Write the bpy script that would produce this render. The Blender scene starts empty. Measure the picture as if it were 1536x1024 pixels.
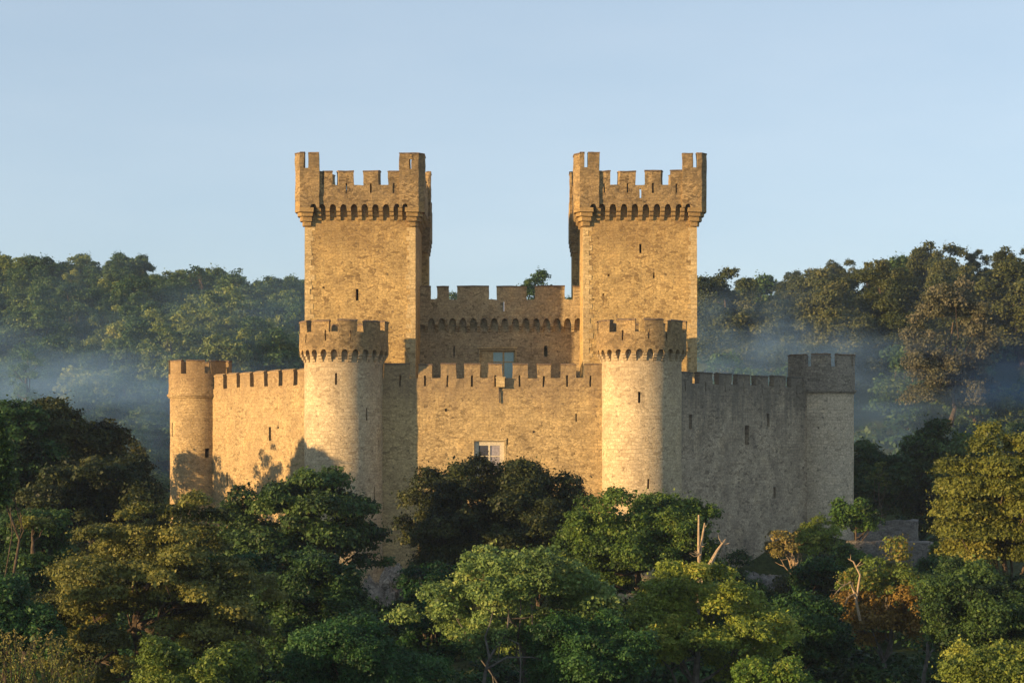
import bpy, bmesh, math, random
import numpy as np
from mathutils import Vector, noise

random.seed(7)
scene = bpy.context.scene
COL = scene.collection
F = 2400.0; CX = 768.0; HZ = 640.0            # focal length in photo pixels, principal column, horizon row

def PX(px, Y): return (px - CX) / F * Y        # photo column -> x at depth Y
def PZ(py, Y): return (HZ - py) / F * Y        # photo row -> z at depth Y (camera at z = 0)

# ------------------------------------------------------------------ materials
def new_mat(name):
    m = bpy.data.materials.new(name); m.use_nodes = True
    nt = m.node_tree; nt.nodes.clear()
    out = nt.nodes.new('ShaderNodeOutputMaterial')
    return m, nt, out

def node(nt, typ, **kw):
    n = nt.nodes.new(typ)
    for k, v in kw.items():
        if k.startswith('i_'):
            key = k[2:]
            n.inputs[int(key) if key.isdigit() else key.replace('_', ' ')].default_value = v
        else: setattr(n, k, v)
    return n

def mix(nt, a, b, fac, mode='MIX'):
    n = nt.nodes.new('ShaderNodeMix'); n.data_type = 'RGBA'; n.blend_type = mode
    for i, s in ((0, fac), (6, a), (7, b)):
        if hasattr(s, 'links') or hasattr(s, 'is_linked'): nt.links.new(s, n.inputs[i])
        else: n.inputs[i].default_value = s
    return n.outputs[2]

def ramp(nt, src, stops):
    r = nt.nodes.new('ShaderNodeValToRGB')
    e = r.color_ramp.elements
    while len(e) < len(stops): e.new(0.5)
    for el, (p, c) in zip(e, stops):
        el.position = p; el.color = c if len(c) == 4 else (*c, 1)
    nt.links.new(src, r.inputs[0])
    return r.outputs[0]

def g(v): return (v, v, v, 1)

def stone_mat(name, base, alt, dark, stain=0.5, course=0.30, width=0.62, streak_top=None, rubble=0.5, bump=0.5, pits=1.0):
    """coursed rubble masonry driven by a UV map in metres"""
    m, nt, out = new_mat(name)
    L = nt.links
    uv = node(nt, 'ShaderNodeUVMap', uv_map='UVMap')
    n1 = node(nt, 'ShaderNodeTexNoise', i_Scale=1.4, i_Detail=4.0)
    L.new(uv.outputs[0], n1.inputs['Vector'])
    sub = node(nt, 'ShaderNodeVectorMath', operation='SUBTRACT'); L.new(n1.outputs['Color'], sub.inputs[0]); sub.inputs[1].default_value = (.5, .5, .5)
    sc = node(nt, 'ShaderNodeVectorMath', operation='SCALE'); L.new(sub.outputs[0], sc.inputs[0]); sc.inputs['Scale'].default_value = 0.30
    add = node(nt, 'ShaderNodeVectorMath', operation='ADD'); L.new(uv.outputs[0], add.inputs[0]); L.new(sc.outputs[0], add.inputs[1])
    br = node(nt, 'ShaderNodeTexBrick', offset=0.5, squash=0.7, squash_frequency=3, i_Scale=1.0)
    br.inputs['Color1'].default_value = g(0.0); br.inputs['Color2'].default_value = g(1.0); br.inputs['Mortar'].default_value = g(0.0)
    br.inputs['Mortar Size'].default_value = 0.024; br.inputs['Mortar Smooth'].default_value = 0.4
    br.inputs['Brick Width'].default_value = width; br.inputs['Row Height'].default_value = course
    L.new(add.outputs[0], br.inputs['Vector'])
    mp = node(nt, 'ShaderNodeMapping'); mp.inputs['Scale'].default_value = (2.6, 4.8, 1); L.new(add.outputs[0], mp.inputs[0])
    vo = node(nt, 'ShaderNodeTexVoronoi', voronoi_dimensions='2D', i_Scale=1.0); L.new(mp.outputs[0], vo.inputs['Vector'])
    voe = node(nt, 'ShaderNodeTexVoronoi', voronoi_dimensions='2D', feature='DISTANCE_TO_EDGE', i_Scale=1.0); L.new(mp.outputs[0], voe.inputs['Vector'])
    # which areas are rubble and which are coursed
    nm = node(nt, 'ShaderNodeTexNoise', i_Scale=0.22, i_Detail=2.0); L.new(uv.outputs[0], nm.inputs['Vector'])
    areas = ramp(nt, nm.outputs['Fac'], [(0.5 - 0.12 * rubble - .12, g(0)), (0.62 - 0.12 * rubble, g(1))])
    vbw = node(nt, 'ShaderNodeSeparateColor'); L.new(vo.outputs['Color'], vbw.inputs[0])
    cellv = mix(nt, br.outputs['Color'], vbw.outputs[0], areas)
    bw = node(nt, 'ShaderNodeRGBToBW'); L.new(cellv, bw.inputs[0])
    col = ramp(nt, bw.outputs[0], [(0.0, tuple(v * 1.1 for v in base[:3])), (0.5, tuple(v * .96 for v in base[:3])), (0.86, tuple(a_ * .3 + b_ * .7 for a_, b_ in zip(base[:3], alt[:3]))), (1.0, tuple(v * .78 for v in alt[:3]))])
    # fine grain
    fg = node(nt, 'ShaderNodeTexNoise', i_Scale=5.0, i_Detail=6.0, i_Roughness=0.7); L.new(uv.outputs[0], fg.inputs['Vector'])
    fgr = ramp(nt, fg.outputs['Fac'], [(0.32, g(0.5)), (0.5, g(1.0)), (0.68, g(1.35))])
    col = mix(nt, col, fgr, 0.85, 'MULTIPLY')
    tn = node(nt, 'ShaderNodeTexNoise', i_Scale=0.33, i_Detail=5.0, i_Roughness=.6); L.new(add.outputs[0], tn.inputs['Vector'])
    col = mix(nt, col, ramp(nt, tn.outputs['Fac'], [(0.28, (.66, .64, .64)), (0.42, (.9, .88, .86)), (0.55, (1.02, 1, .97)), (0.7, (1.18, 1.12, 1.02))]), 1.0, 'MULTIPLY')
    # joints
    jb = ramp(nt, br.outputs['Fac'], [(0.2, g(0)), (0.9, g(1))])
    jv = ramp(nt, voe.outputs['Distance'], [(0.0, g(.9)), (0.075, g(0))])
    jm = mix(nt, jb, jv, areas)
    jd = mix(nt, g(0), jm, 0.66)
    col = mix(nt, col, dark, jd)
    # pits and putlog holes worn into the face
    pn = node(nt, 'ShaderNodeTexNoise', i_Scale=1.7, i_Detail=4.0, i_Roughness=.75); L.new(add.outputs[0], pn.inputs['Vector'])
    pr = ramp(nt, pn.outputs['Fac'], [(0.585, g(0)), (0.67, g(0.8 * pits))])
    col = mix(nt, col, dark, pr)
    # broad weather stains
    st = node(nt, 'ShaderNodeTexNoise', i_Scale=0.30, i_Detail=8.0, i_Roughness=.7); L.new(uv.outputs[0], st.inputs['Vector'])
    sr = ramp(nt, st.outputs['Fac'], [(0.46, g(0)), (0.60, g(stain * .8)), (0.70, g(min(1, stain * 1.5)))])
    col = mix(nt, col, mix(nt, dark, base, 0.25), sr)
    if streak_top is not None:                       # lichen streaks hanging from the battlements
        z_lo, z_hi, amt, tone = streak_top
        ms = node(nt, 'ShaderNodeMapping'); ms.inputs['Scale'].default_value = (1.1, 0.13, 1); L.new(uv.outputs[0], ms.inputs[0])
        ns = node(nt, 'ShaderNodeTexNoise', i_Scale=1.0, i_Detail=5.0, i_Roughness=.6); L.new(ms.outputs[0], ns.inputs['Vector'])
        sep = node(nt, 'ShaderNodeSeparateXYZ'); L.new(uv.outputs[0], sep.inputs[0])
        mr = node(nt, 'ShaderNodeMapRange'); L.new(sep.outputs[1], mr.inputs[0])
        mr.inputs[1].default_value = z_lo; mr.inputs[2].default_value = z_hi; mr.inputs[3].default_value = -0.35; mr.inputs[4].default_value = 0.42
        ad = node(nt, 'ShaderNodeMath', operation='ADD'); L.new(ns.outputs['Fac'], ad.inputs[0]); L.new(mr.outputs[0], ad.inputs[1])
        s2 = ramp(nt, ad.outputs[0], [(0.38, g(0)), (0.72, g(amt))])
        col = mix(nt, col, tone, s2)
    bs = node(nt, 'ShaderNodeBsdfPrincipled', i_Roughness=0.92)
    bs.inputs['Specular IOR Level'].default_value = 0.15
    L.new(col, bs.inputs['Base Color'])
    # bump: stone faces, joints, grain
    hb = mix(nt, g(0.5), fg.outputs['Fac'], 0.6)
    hj = mix(nt, hb, g(0), jm)
    hc = mix(nt, hj, cellv, 0.3)
    hp = mix(nt, hc, g(0), pr)
    bp = node(nt, 'ShaderNodeBump', i_Strength=bump, i_Distance=0.10)
    L.new(hp, bp.inputs['Height']); L.new(bp.outputs[0], bs.inputs['Normal'])
    L.new(bs.outputs[0], out.inputs[0])
    return m

def plain_mat(name, col, rough=0.7, spec=0.3, noise_amt=0.2, scale=8.0):
    m, nt, out = new_mat(name)
    tc = node(nt, 'ShaderNodeTexCoord')
    n = node(nt, 'ShaderNodeTexNoise', i_Scale=scale, i_Detail=4.0); nt.links.new(tc.outputs['Object'], n.inputs['Vector'])
    v = ramp(nt, n.outputs['Fac'], [(0.3, g(1 - noise_amt)), (0.7, g(1 + noise_amt))])
    c = mix(nt, (*col, 1), v, 1.0, 'MULTIPLY')
    bs = node(nt, 'ShaderNodeBsdfPrincipled', i_Roughness=rough); bs.inputs['Specular IOR Level'].default_value = spec
    nt.links.new(c, bs.inputs['Base Color']); nt.links.new(bs.outputs[0], out.inputs[0])
    return m

def leaf_mat(name, c0, c1, c2=None, trans=0.28, hue=0.03):
    """leaf colour runs c0 -> c1 by the per-leaf tint stored in the mesh, with a slight shift for each tree"""
    m, nt, out = new_mat(name); L = nt.links
    at = node(nt, 'ShaderNodeAttribute', attribute_name='tint')
    stops = [(0.0, c0), (1.0, c1)] if c2 is None else [(0.0, c0), (0.55, c1), (1.0, c2)]
    col = ramp(nt, at.outputs['Fac'], stops)
    oi = node(nt, 'ShaderNodeObjectInfo')
    mr = node(nt, 'ShaderNodeMapRange'); L.new(oi.outputs['Random'], mr.inputs[0]); mr.inputs[3].default_value = 0.5 - hue; mr.inputs[4].default_value = 0.5 + hue
    mv = node(nt, 'ShaderNodeMapRange'); L.new(oi.outputs['Random'], mv.inputs[0]); mv.inputs[3].default_value = 1.25; mv.inputs[4].default_value = 0.75
    hs = node(nt, 'ShaderNodeHueSaturation'); L.new(col, hs.inputs['Color']); L.new(mr.outputs[0], hs.inputs['Hue']); L.new(mv.outputs[0], hs.inputs['Value'])
    bs = node(nt, 'ShaderNodeBsdfPrincipled', i_Roughness=0.55); bs.inputs['Specular IOR Level'].default_value = 0.25
    tr = node(nt, 'ShaderNodeBsdfTranslucent')
    L.new(hs.outputs[0], bs.inputs['Base Color']); L.new(hs.outputs[0], tr.inputs[0])
    mx = node(nt, 'ShaderNodeMixShader'); mx.inputs[0].default_value = trans
    L.new(bs.outputs[0], mx.inputs[1]); L.new(tr.outputs[0], mx.inputs[2]); L.new(mx.outputs[0], out.inputs[0])
    return m

GOLD = ((.51, .365, .155, 1), (.31, .21, .09, 1), (.105, .075, .045, 1))
M = {}
M['gold'] = stone_mat('golden_rubble_stone', *GOLD, stain=0.4, rubble=0.9, streak_top=(13.0, 21.5, 0.5, (.21, .135, .06, 1)))
M['front'] = stone_mat('curtain_stone', (.51, .38, .185, 1), (.33, .24, .115, 1), (.12, .09, .055, 1), stain=0.3, rubble=0.7,
                       streak_top=(-1.0, 5.5, 0.55, (.19, .135, .085, 1)))
M['gold2'] = stone_mat('golden_coursed_stone', (.42, .315, .165, 1), (.29, .21, .105, 1), (.12, .09, .05, 1), stain=0.3, rubble=0.5, streak_top=(0.0, 7.0, 0.5, (.2, .13, .07, 1)))
M['pale'] = stone_mat('pale_round_tower_stone', (.54, .445, .285, 1), (.40, .32, .195, 1), (.15, .115, .075, 1), stain=0.3, rubble=0.25, course=0.34, width=0.66, streak_top=(0.0, 9.0, 0.4, (.25, .19, .12, 1)))
M['parapet'] = stone_mat('weathered_parapet_stone', (.33, .24, .12, 1), (.20, .14, .07, 1), (.055, .042, .028, 1), stain=0.6, rubble=0.8)
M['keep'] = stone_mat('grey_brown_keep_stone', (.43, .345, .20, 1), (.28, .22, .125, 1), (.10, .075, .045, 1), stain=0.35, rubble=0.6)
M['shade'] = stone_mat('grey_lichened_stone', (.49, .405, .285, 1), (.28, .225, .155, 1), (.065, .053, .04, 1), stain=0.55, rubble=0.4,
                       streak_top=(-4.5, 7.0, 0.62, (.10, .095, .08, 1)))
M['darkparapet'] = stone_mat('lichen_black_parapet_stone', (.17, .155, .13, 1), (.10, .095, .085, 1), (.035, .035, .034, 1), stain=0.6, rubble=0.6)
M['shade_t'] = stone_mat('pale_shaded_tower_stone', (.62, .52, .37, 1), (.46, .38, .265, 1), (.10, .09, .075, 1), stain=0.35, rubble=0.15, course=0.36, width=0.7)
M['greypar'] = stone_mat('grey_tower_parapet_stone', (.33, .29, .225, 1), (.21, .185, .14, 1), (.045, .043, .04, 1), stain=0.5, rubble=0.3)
M['coping'] = stone_mat('coping_slab_stone', (.22, .16, .105, 1), (.14, .10, .07, 1), (.045, .036, .03, 1), stain=0.6, rubble=0.0, course=0.5, width=1.0)
M['ashlar'] = stone_mat('dressed_ashlar_stone', (.56, .43, .22, 1), (.42, .31, .15, 1), (.2, .15, .08, 1), stain=0.2, rubble=0.0, course=0.4, width=0.8, pits=0.3)
M['rock2'] = stone_mat('pale_fieldstone', (.40, .34, .27, 1), (.25, .21, .165, 1), (.07, .06, .05, 1), stain=0.5, rubble=1.6, bump=1.0)
M['rock'] = stone_mat('rough_fieldstone', (.24, .22, .19, 1), (.15, .14, .125, 1), (.04, .04, .04, 1), stain=0.6, rubble=1.6, bump=1.0)
M['glass'] = plain_mat('window_glass', (.22, .38, .38), rough=0.12, spec=0.6, noise_amt=0.1)
M['curtain'] = plain_mat('drawn_curtain_behind_glass', (.30, .27, .27), rough=0.2, spec=0.6, noise_amt=0.25, scale=5)
M['darkglass'] = plain_mat('dark_window_glass', (.05, .05, .06), rough=0.15, spec=0.6)
M['frame'] = plain_mat('painted_window_frame', (.55, .48, .34), rough=0.5)
M['lead'] = plain_mat('lead_pipe', (.09, .075, .06), rough=0.6)
M['white'] = plain_mat('white_painted_pipe', (.7, .72, .72), rough=0.5)
M['bark'] = plain_mat('bark', (.085, .065, .045), rough=0.95, spec=0.1, noise_amt=0.5, scale=3)
M['greybark'] = plain_mat('pale_grey_bark', (.11, .10, .085), rough=0.95, spec=0.1, noise_amt=0.4, scale=4)
M['deadwood'] = plain_mat('bleached_deadwood', (.36, .27, .17), rough=0.95, spec=0.1, noise_amt=0.35, scale=5)
M['roof'] = plain_mat('grey_roof_leads', (.12, .11, .10), rough=0.9)

# ------------------------------------------------------------------ object helpers
def link(o, parent=None):
    COL.objects.link(o)
    if parent is not None: o.parent = parent
    return o

def empty(name, loc=(0, 0, 0), parent=None):
    o = bpy.data.objects.new(name, None); o.location = loc; o.empty_display_size = 0.5
    return link(o, parent)

def tag(o, label=None, cat=None, group=None, kind=None):
    if label: o['label'] = label
    if cat: o['category'] = cat
    if group: o['group'] = group
    if kind: o['kind'] = kind
    return o

class MB:
    """collects faces with UVs in metres and links them as one mesh object"""
    def __init__(s): s.v = []; s.f = []; s.uv = []
    def face(s, pts, uv=None):
        i = len(s.v); s.v += [tuple(p) for p in pts]; s.f.append(tuple(range(i, i + len(pts))))
        if uv is None:
            a, b, c = Vector(pts[0]), Vector(pts[1]), Vector(pts[2])
            n = (b - a).cross(c - a)
            if n.length < 1e-9: n = Vector((0, 0, 1))
            n.normalize()
            if abs(n.z) > .7: uv = [(p[0], p[1]) for p in pts]
            else:
                t = Vector((-n.y, n.x, 0)).normalized()
                uv = [(p[0] * t.x + p[1] * t.y, p[2]) for p in pts]
        s.uv.append(uv)
    def box(s, x0, x1, y0, y1, z0, z1):
        p = [(x0, y0, z0), (x1, y0, z0), (x1, y1, z0), (x0, y1, z0), (x0, y0, z1), (x1, y0, z1), (x1, y1, z1), (x0, y1, z1)]
        for q in ((0, 1, 5, 4), (1, 2, 6, 5), (2, 3, 7, 6), (3, 0, 4, 7), (4, 5, 6, 7), (3, 2, 1, 0)): s.face([p[i] for i in q])
    def prism(s, pts, z0, z1):
        n = len(pts)
        s.face([(x, y, z1) for x, y in pts]); s.face([(x, y, z0) for x, y in reversed(pts)])
        for i in range(n):
            a, b = pts[i], pts[(i + 1) % n]
            s.face([(*a, z0), (*b, z0), (*b, z1), (*a, z1)])
    def build(s, name, mat, parent=None, wob=0.035, smooth=False):
        me = bpy.data.meshes.new(name)
        v = s.v
        if wob:
            out = []
            for p in v:
                q = noise.noise_vector(Vector(p) * 0.9) * wob + noise.noise_vector(Vector(p) * 3.1) * (wob * .8)
                out.append((p[0] + q.x, p[1] + q.y, p[2] + q.z))
            v = out
        me.from_pydata(v, [], s.f)
        ul = me.uv_layers.new(name='UVMap')
        flat = [c for f in s.uv for q in f for c in q]
        ul.data.foreach_set('uv', flat)
        me.materials.append(mat); me.update()
        if smooth:
            bm = bmesh.new(); bm.from_mesh(me); bmesh.ops.remove_doubles(bm, verts=bm.verts, dist=.001); bm.to_mesh(me); bm.free()
            me.polygons.foreach_set('use_smooth', [True] * len(me.polygons)); me.set_sharp_from_angle(angle=math.radians(35)); me.update()
        o = bpy.data.objects.new(name, me)
        return link(o, parent)

def offset(pts, d, closed):
    """mitred offset of a plan polyline; outward is to the right of travel"""
    n = len(pts); res = []
    for i in range(n):
        def nrm(a, b):
            dx, dy = b[0] - a[0], b[1] - a[1]; l = math.hypot(dx, dy); return (dy / l, -dx / l)
        if closed or 0 < i < n - 1:
            n1 = nrm(pts[i - 1], pts[i]); n2 = nrm(pts[i], pts[(i + 1) % n])
        elif i == 0: n1 = n2 = nrm(pts[0], pts[1])
        else: n1 = n2 = nrm(pts[-2], pts[-1])
        k = 1 + n1[0] * n2[0] + n1[1] * n2[1]
        res.append((pts[i][0] + (n1[0] + n2[0]) / k * d, pts[i][1] + (n1[1] + n2[1]) / k * d))
    return res

def breaks(vals, mx):
    vals = sorted(vals); out = [vals[0]]
    for v in vals[1:]:
        if v - out[-1] < 1e-4: continue
        n = max(1, math.ceil((v - out[-1]) / mx)); a = out[-1]
        out += [a + (v - a) * (k + 1) / n for k in range(n)]
    return out

class Path:
    def __init__(s, outer, inner, closed):
        if closed: outer = outer + [outer[0]]; inner = inner + [inner[0]]
        s.o, s.i, s.closed = outer, inner, closed
        s.L = [0.0]
        for a, b in zip(outer, outer[1:]): s.L.append(s.L[-1] + math.hypot(b[0] - a[0], b[1] - a[1]))
    def at(s, u, side):
        pts = s.i if side else s.o
        for k in range(len(s.L) - 1):
            if u <= s.L[k + 1] + 1e-9 or k == len(s.L) - 2:
                t = (u - s.L[k]) / (s.L[k + 1] - s.L[k])
                a, b = pts[k], pts[k + 1]
                return (a[0] + (b[0] - a[0]) * t, a[1] + (b[1] - a[1]) * t)

def shell(mb, path, z0, z1, gaps=(), extra_u=(), dmax=0.9, bottom=True, blind=()):
    """thick wall skin along a path; gaps = (u0, u1, z0, z1) cut clean through"""
    for a, b, c, d in blind:                        # backing added inside the slit so no light shows through
        q = [tuple(np.array(path.at(u, 0)) * .12 + np.array(path.at(u, 1)) * .88) for u in (a, b)]
        mb.face([(*q[0], c), (*q[1], c), (*q[1], d), (*q[0], d)])
    gaps = list(gaps) + list(blind)
    us = breaks(path.L + [u for gp in gaps for u in gp[:2]] + list(extra_u), dmax)
    us = [u for u in us if -1e-6 <= u <= path.L[-1] + 1e-6]
    zs = breaks([z0, z1] + [min(max(z, z0), z1) for gp in gaps for z in gp[2:]], dmax)
    nu, nz = len(us) - 1, len(zs) - 1
    S = [[True] * nz for _ in range(nu)]
    for a, b, c, d in gaps:
        for i in range(nu):
            m_ = (us[i] + us[i + 1]) / 2
            if a < m_ < b:
                for k in range(nz):
                    if c < (zs[k] + zs[k + 1]) / 2 < d: S[i][k] = False
    P = [[path.at(u, sd) for u in us] for sd in (0, 1)]
    th = math.hypot(P[0][0][0] - P[1][0][0], P[0][0][1] - P[1][0][1])
    def p(i, k, sd): return (*P[sd][i], zs[k])
    for i in range(nu):
        for k in range(nz):
            if not S[i][k]: continue
            a, b, c, d = us[i], us[i + 1], zs[k], zs[k + 1]
            mb.face([p(i, k, 0), p(i + 1, k, 0), p(i + 1, k + 1, 0), p(i, k + 1, 0)], [(a, c), (b, c), (b, d), (a, d)])
            mb.face([p(i + 1, k, 1), p(i, k, 1), p(i, k + 1, 1), p(i + 1, k + 1, 1)], [(b, c), (a, c), (a, d), (b, d)])
            li = i - 1 if i > 0 else (nu - 1 if path.closed else None)
            ri = i + 1 if i < nu - 1 else (0 if path.closed else None)
            if li is None or not S[li][k]:
                mb.face([p(i, k, 1), p(i, k, 0), p(i, k + 1, 0), p(i, k + 1, 1)], [(a - th, c), (a, c), (a, d), (a - th, d)])
            if ri is None or not S[ri][k]:
                mb.face([p(i + 1, k, 0), p(i + 1, k, 1), p(i + 1, k + 1, 1), p(i + 1, k + 1, 0)], [(b, c), (b + th, c), (b + th, d), (b, d)])
            if k == nz - 1 or not S[i][k + 1]:
                mb.face([p(i, k + 1, 0), p(i + 1, k + 1, 0), p(i + 1, k + 1, 1), p(i, k + 1, 1)], [(a, d), (b, d), (b, d + th), (a, d + th)])
            if (k == 0 and bottom) or (k > 0 and not S[i][k - 1]):
                mb.face([p(i, k, 1), p(i + 1, k, 1), p(i + 1, k, 0), p(i, k, 0)], [(a, c - th), (b, c - th), (b, c), (a, c)])

def arch_row(mb, path, bays, zb, zt, rise):
    """solid skirt along the path whose underside is cut into round arches: bays = (u0, u1) openings"""
    us = set(path.L)
    for a, b in bays:
        for k in range(9): us.add(a + (b - a) * k / 8)
    us = breaks(list(us), 0.9)
    def low(u, side):
        for a, b in bays:
            if a - 1e-6 < u < b + 1e-6:
                if (u <= a + 1e-6 and side < 0) or (u >= b - 1e-6 and side > 0): return zb
                t = (u - a) / (b - a) * 2 - 1
                return zb + rise * math.sqrt(max(0, 1 - t * t))
        return zb
    for a, b in zip(us, us[1:]):
        la, lb = low(a, 1), low(b, -1)
        A, B, A1, B1 = path.at(a, 0), path.at(b, 0), path.at(a, 1), path.at(b, 1)
        mb.face([(*A, la), (*B, lb), (*B, zt), (*A, zt)], [(a, la), (b, lb), (b, zt), (a, zt)])
        mb.face([(*A1, la), (*B1, lb), (*B, lb), (*A, la)], [(a, la - .8), (b, lb - .8), (b, lb), (a, la)])
        mb.face([(*A, zt), (*B, zt), (*B1, zt), (*A1, zt)])

def corbel(path, u, w, z_top, h, reach, parent, mat, name='corbel'):
    """one stepped corbel stone with rounded noses, set against the wall at arclength u"""
    o0 = Vector(path.at(u, 0)); i0 = Vector(path.at(u, 1)); out = (o0 - i0).normalized(); t = Vector((-out.y, out.x))
    prof = [(-.15, 0)]
    for k in range(3):
        zt_ = -h * (k) / 3; zb_ = -h * (k + 1) / 3 + .02; d = reach * (3 - k) / 3
        prof += [(d, zt_), (d, zb_ + h * .13), (d - reach * .09, zb_ + h * .03), (d - reach * .2, zb_)]
    prof.append((-.15, -h))
    mb = MB(); n = len(prof)
    pt = lambda d, z, s: (i0.x + out.x * d + t.x * s * w / 2, i0.y + out.y * d + t.y * s * w / 2, z_top + z)
    mb.face([pt(d, z, -1) for d, z in prof]); mb.face([pt(d, z, 1) for d, z in reversed(prof)])
    for k in range(n):
        a, b = prof[k], prof[(k + 1) % n]
        mb.face([pt(*b, -1), pt(*a, -1), pt(*a, 1), pt(*b, 1)])
    return mb.build(name, mat, parent, wob=0.02)

def coping(outer, closed, th, tops, parent, mat, over=0.07, h=0.2, inner=None):
    """cap stones on the merlons: tops = (u0, u1, z) along the outer path of the parapet"""
    base = Path(outer, outer, closed)
    po = Path(offset(outer, over, closed), offset(outer, -th - over, closed), closed)
    k = po.L[-1] / base.L[-1]
    for a, b, z in tops:
        mb = MB(); z += noise.noise(Vector((a * 3.1, z, b))) * .10
        # map arclength of the parapet onto the wider path vertex by vertex
        def mp(u):
            for j in range(len(base.L) - 1):
                if u <= base.L[j + 1] + 1e-9:
                    return po.L[j] + (u - base.L[j]) / (base.L[j + 1] - base.L[j]) * (po.L[j + 1] - po.L[j])
            return po.L[-1]
        a2, b2 = mp(a) - over * .6, mp(b) + over * .6
        a2, b2 = max(0, a2), min(po.L[-1], b2)
        us = breaks([a2, b2] + [l for l in po.L if a2 < l < b2], .9)
        for p_, q_ in zip(us, us[1:]):
            A, B, A1, B1 = po.at(p_, 0), po.at(q_, 0), po.at(p_, 1), po.at(q_, 1)
            mA = ((A[0] + A1[0]) / 2, (A[1] + A1[1]) / 2); mB_ = ((B[0] + B1[0]) / 2, (B[1] + B1[1]) / 2)
            z0, z1, z2 = z - .02, z + h * .55, z + h
            mb.face([(*A, z0), (*B, z0), (*B, z1), (*A, z1)]); mb.face([(*A, z1), (*B, z1), (*mB_, z2), (*mA, z2)])
            mb.face([(*mA, z2), (*mB_, z2), (*B1, z1), (*A1, z1)]); mb.face([(*B1, z0), (*A1, z0), (*A1, z1), (*B1, z1)])
            mb.face([(*A1, z0), (*B1, z0), (*B, z0), (*A, z0)])
        for u, fl in ((a2, 0), (b2, 1)):
            A, A1 = po.at(u, 0), po.at(u, 1); mA = ((A[0] + A1[0]) / 2, (A[1] + A1[1]) / 2)
            q = [(*A1, z - .02), (*A, z - .02), (*A, z + h * .55), (*mA, z + h), (*A1, z + h * .55)]
            mb.face(q[::-1] if fl else q)
        mb.build('coping', mat, parent, wob=0.055)

def circle(cx, cy, R, n=56, start=-90.0):
    return [(cx + R * math.cos(math.radians(start + 360 * k / n)), cy + R * math.sin(math.radians(start + 360 * k / n))) for k in range(n)]

def tube(mb, pts, radii, n=7):
    rings = []
    for k, p in enumerate(pts):
        p = Vector(p); a = Vector(pts[max(0, k - 1)]); b = Vector(pts[min(len(pts) - 1, k + 1)])
        d = (b - a).normalized(); x = d.cross(Vector((.31, .9, .2))).normalized(); y = d.cross(x)
        rings.append([tuple(p + (x * math.cos(6.2832 * j / n) + y * math.sin(6.2832 * j / n)) * radii[k]) for j in range(n)])
    for r0, r1 in zip(rings, rings[1:]):
        for j in range(n):
            mb.v += [r0[j], r0[(j + 1) % n], r1[(j + 1) % n], r1[j]]; i = len(mb.v) - 4
            mb.f.append((i, i + 1, i + 2, i + 3)); mb.uv.append([(0, 0)] * 4)
    i = len(mb.v); mb.v += rings[-1]; mb.f.append(tuple(range(i, i + n))); mb.uv.append([(0, 0)] * n)

# ------------------------------------------------------------------ terrain
def smooth(a, b, t):
    t = np.clip((t - a) / (b - a), 0, 1); return t * t * (3 - 2 * t)

_rx = [-900, -300, 0, 230, 260, 450, 600, 768, 900, 1050, 1150, 1250, 1340, 1400, 1536, 1900, 2500]
_rp = [400, 380, 400, 400, 432, 432, 462, 468, 462, 432, 424, 402, 398, 382, 388, 380, 400]
_ry = [430, 430, 430, 430, 430, 430, 440, 450, 420, 320, 300, 300, 290, 280, 275, 275, 275]

def height(x, y):
    x = np.asarray(x, float); y = np.asarray(y, float)
    yy = np.maximum(y, 120.0)
    px = CX + x / yy * F
    ridge_y = np.interp(px, _rx, _ry); rz = (HZ - np.interp(px, _rx, _rp)) / F * ridge_y - 7.0
    t = smooth(198.0, ridge_y, yy)
    valley = -16.0
    hill = valley + (rz - valley) * (0.35 * t + 0.65 * np.clip((yy - 198) / (ridge_y - 198), 0, 1))
    hill = hill + 9 * np.exp(-((px - 320) / 150) ** 2 - ((yy - 285) / 45) ** 2)
    hill = hill - np.maximum(0, yy - ridge_y) * 0.04
    # castle knoll
    d = np.sqrt((x / 52.0) ** 2 + ((y - 172) / 20.0) ** 2)
    knoll = -16.5 + 6.3 * (1 - smooth(0.52, 1.0, d))
    front = np.where(y < 170, knoll, np.maximum(knoll, hill))
    base = front + 0.9 * np.sin(x * .11 + 1.3) * np.sin(y * .13) + 0.45 * np.sin(x * .31 + y * .23) * np.cos(y * .27 - x * .12)
    # unseen spur beyond the left edge, added to shade the valley mist
    q = .47 * x - .88 * y; along = -.88 * x - .47 * y        # across and along the sunlight, to shape the shading spur
    base = base + 38 * smooth(186, 225, -q) * smooth(95, 190, along) * (1 - smooth(228, 285, -q)) * (1 - smooth(420, 700, along))
    return base

def H(x, y): return float(height(x, y))

xs = np.concatenate([np.linspace(-950, -130, 42), np.linspace(-120, 120, 97), np.linspace(130, 950, 42)])
ys = np.concatenate([np.linspace(-120, 30, 16), np.linspace(40, 240, 81), np.linspace(247, 520, 50), np.linspace(545, 1250, 30)])
XX, YY = np.meshgrid(xs, ys); ZZ = height(XX, YY)
nv = XX.size
me = bpy.data.meshes.new('ground')
nx_, ny_ = len(xs), len(ys)
quads = [(j * nx_ + i, j * nx_ + i + 1, (j + 1) * nx_ + i + 1, (j + 1) * nx_ + i) for j in range(ny_ - 1) for i in range(nx_ - 1)]
me.from_pydata(np.stack([XX.ravel(), YY.ravel(), ZZ.ravel()], 1).tolist(), [], quads)
me.polygons.foreach_set('use_smooth', [True] * len(quads))
m, nt, out = new_mat('grass_and_earth')
tc = node(nt, 'ShaderNodeTexCoord')
n1 = node(nt, 'ShaderNodeTexNoise', i_Scale=0.08, i_Detail=6.0, i_Roughness=.65); nt.links.new(tc.outputs['Object'], n1.inputs['Vector'])
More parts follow.
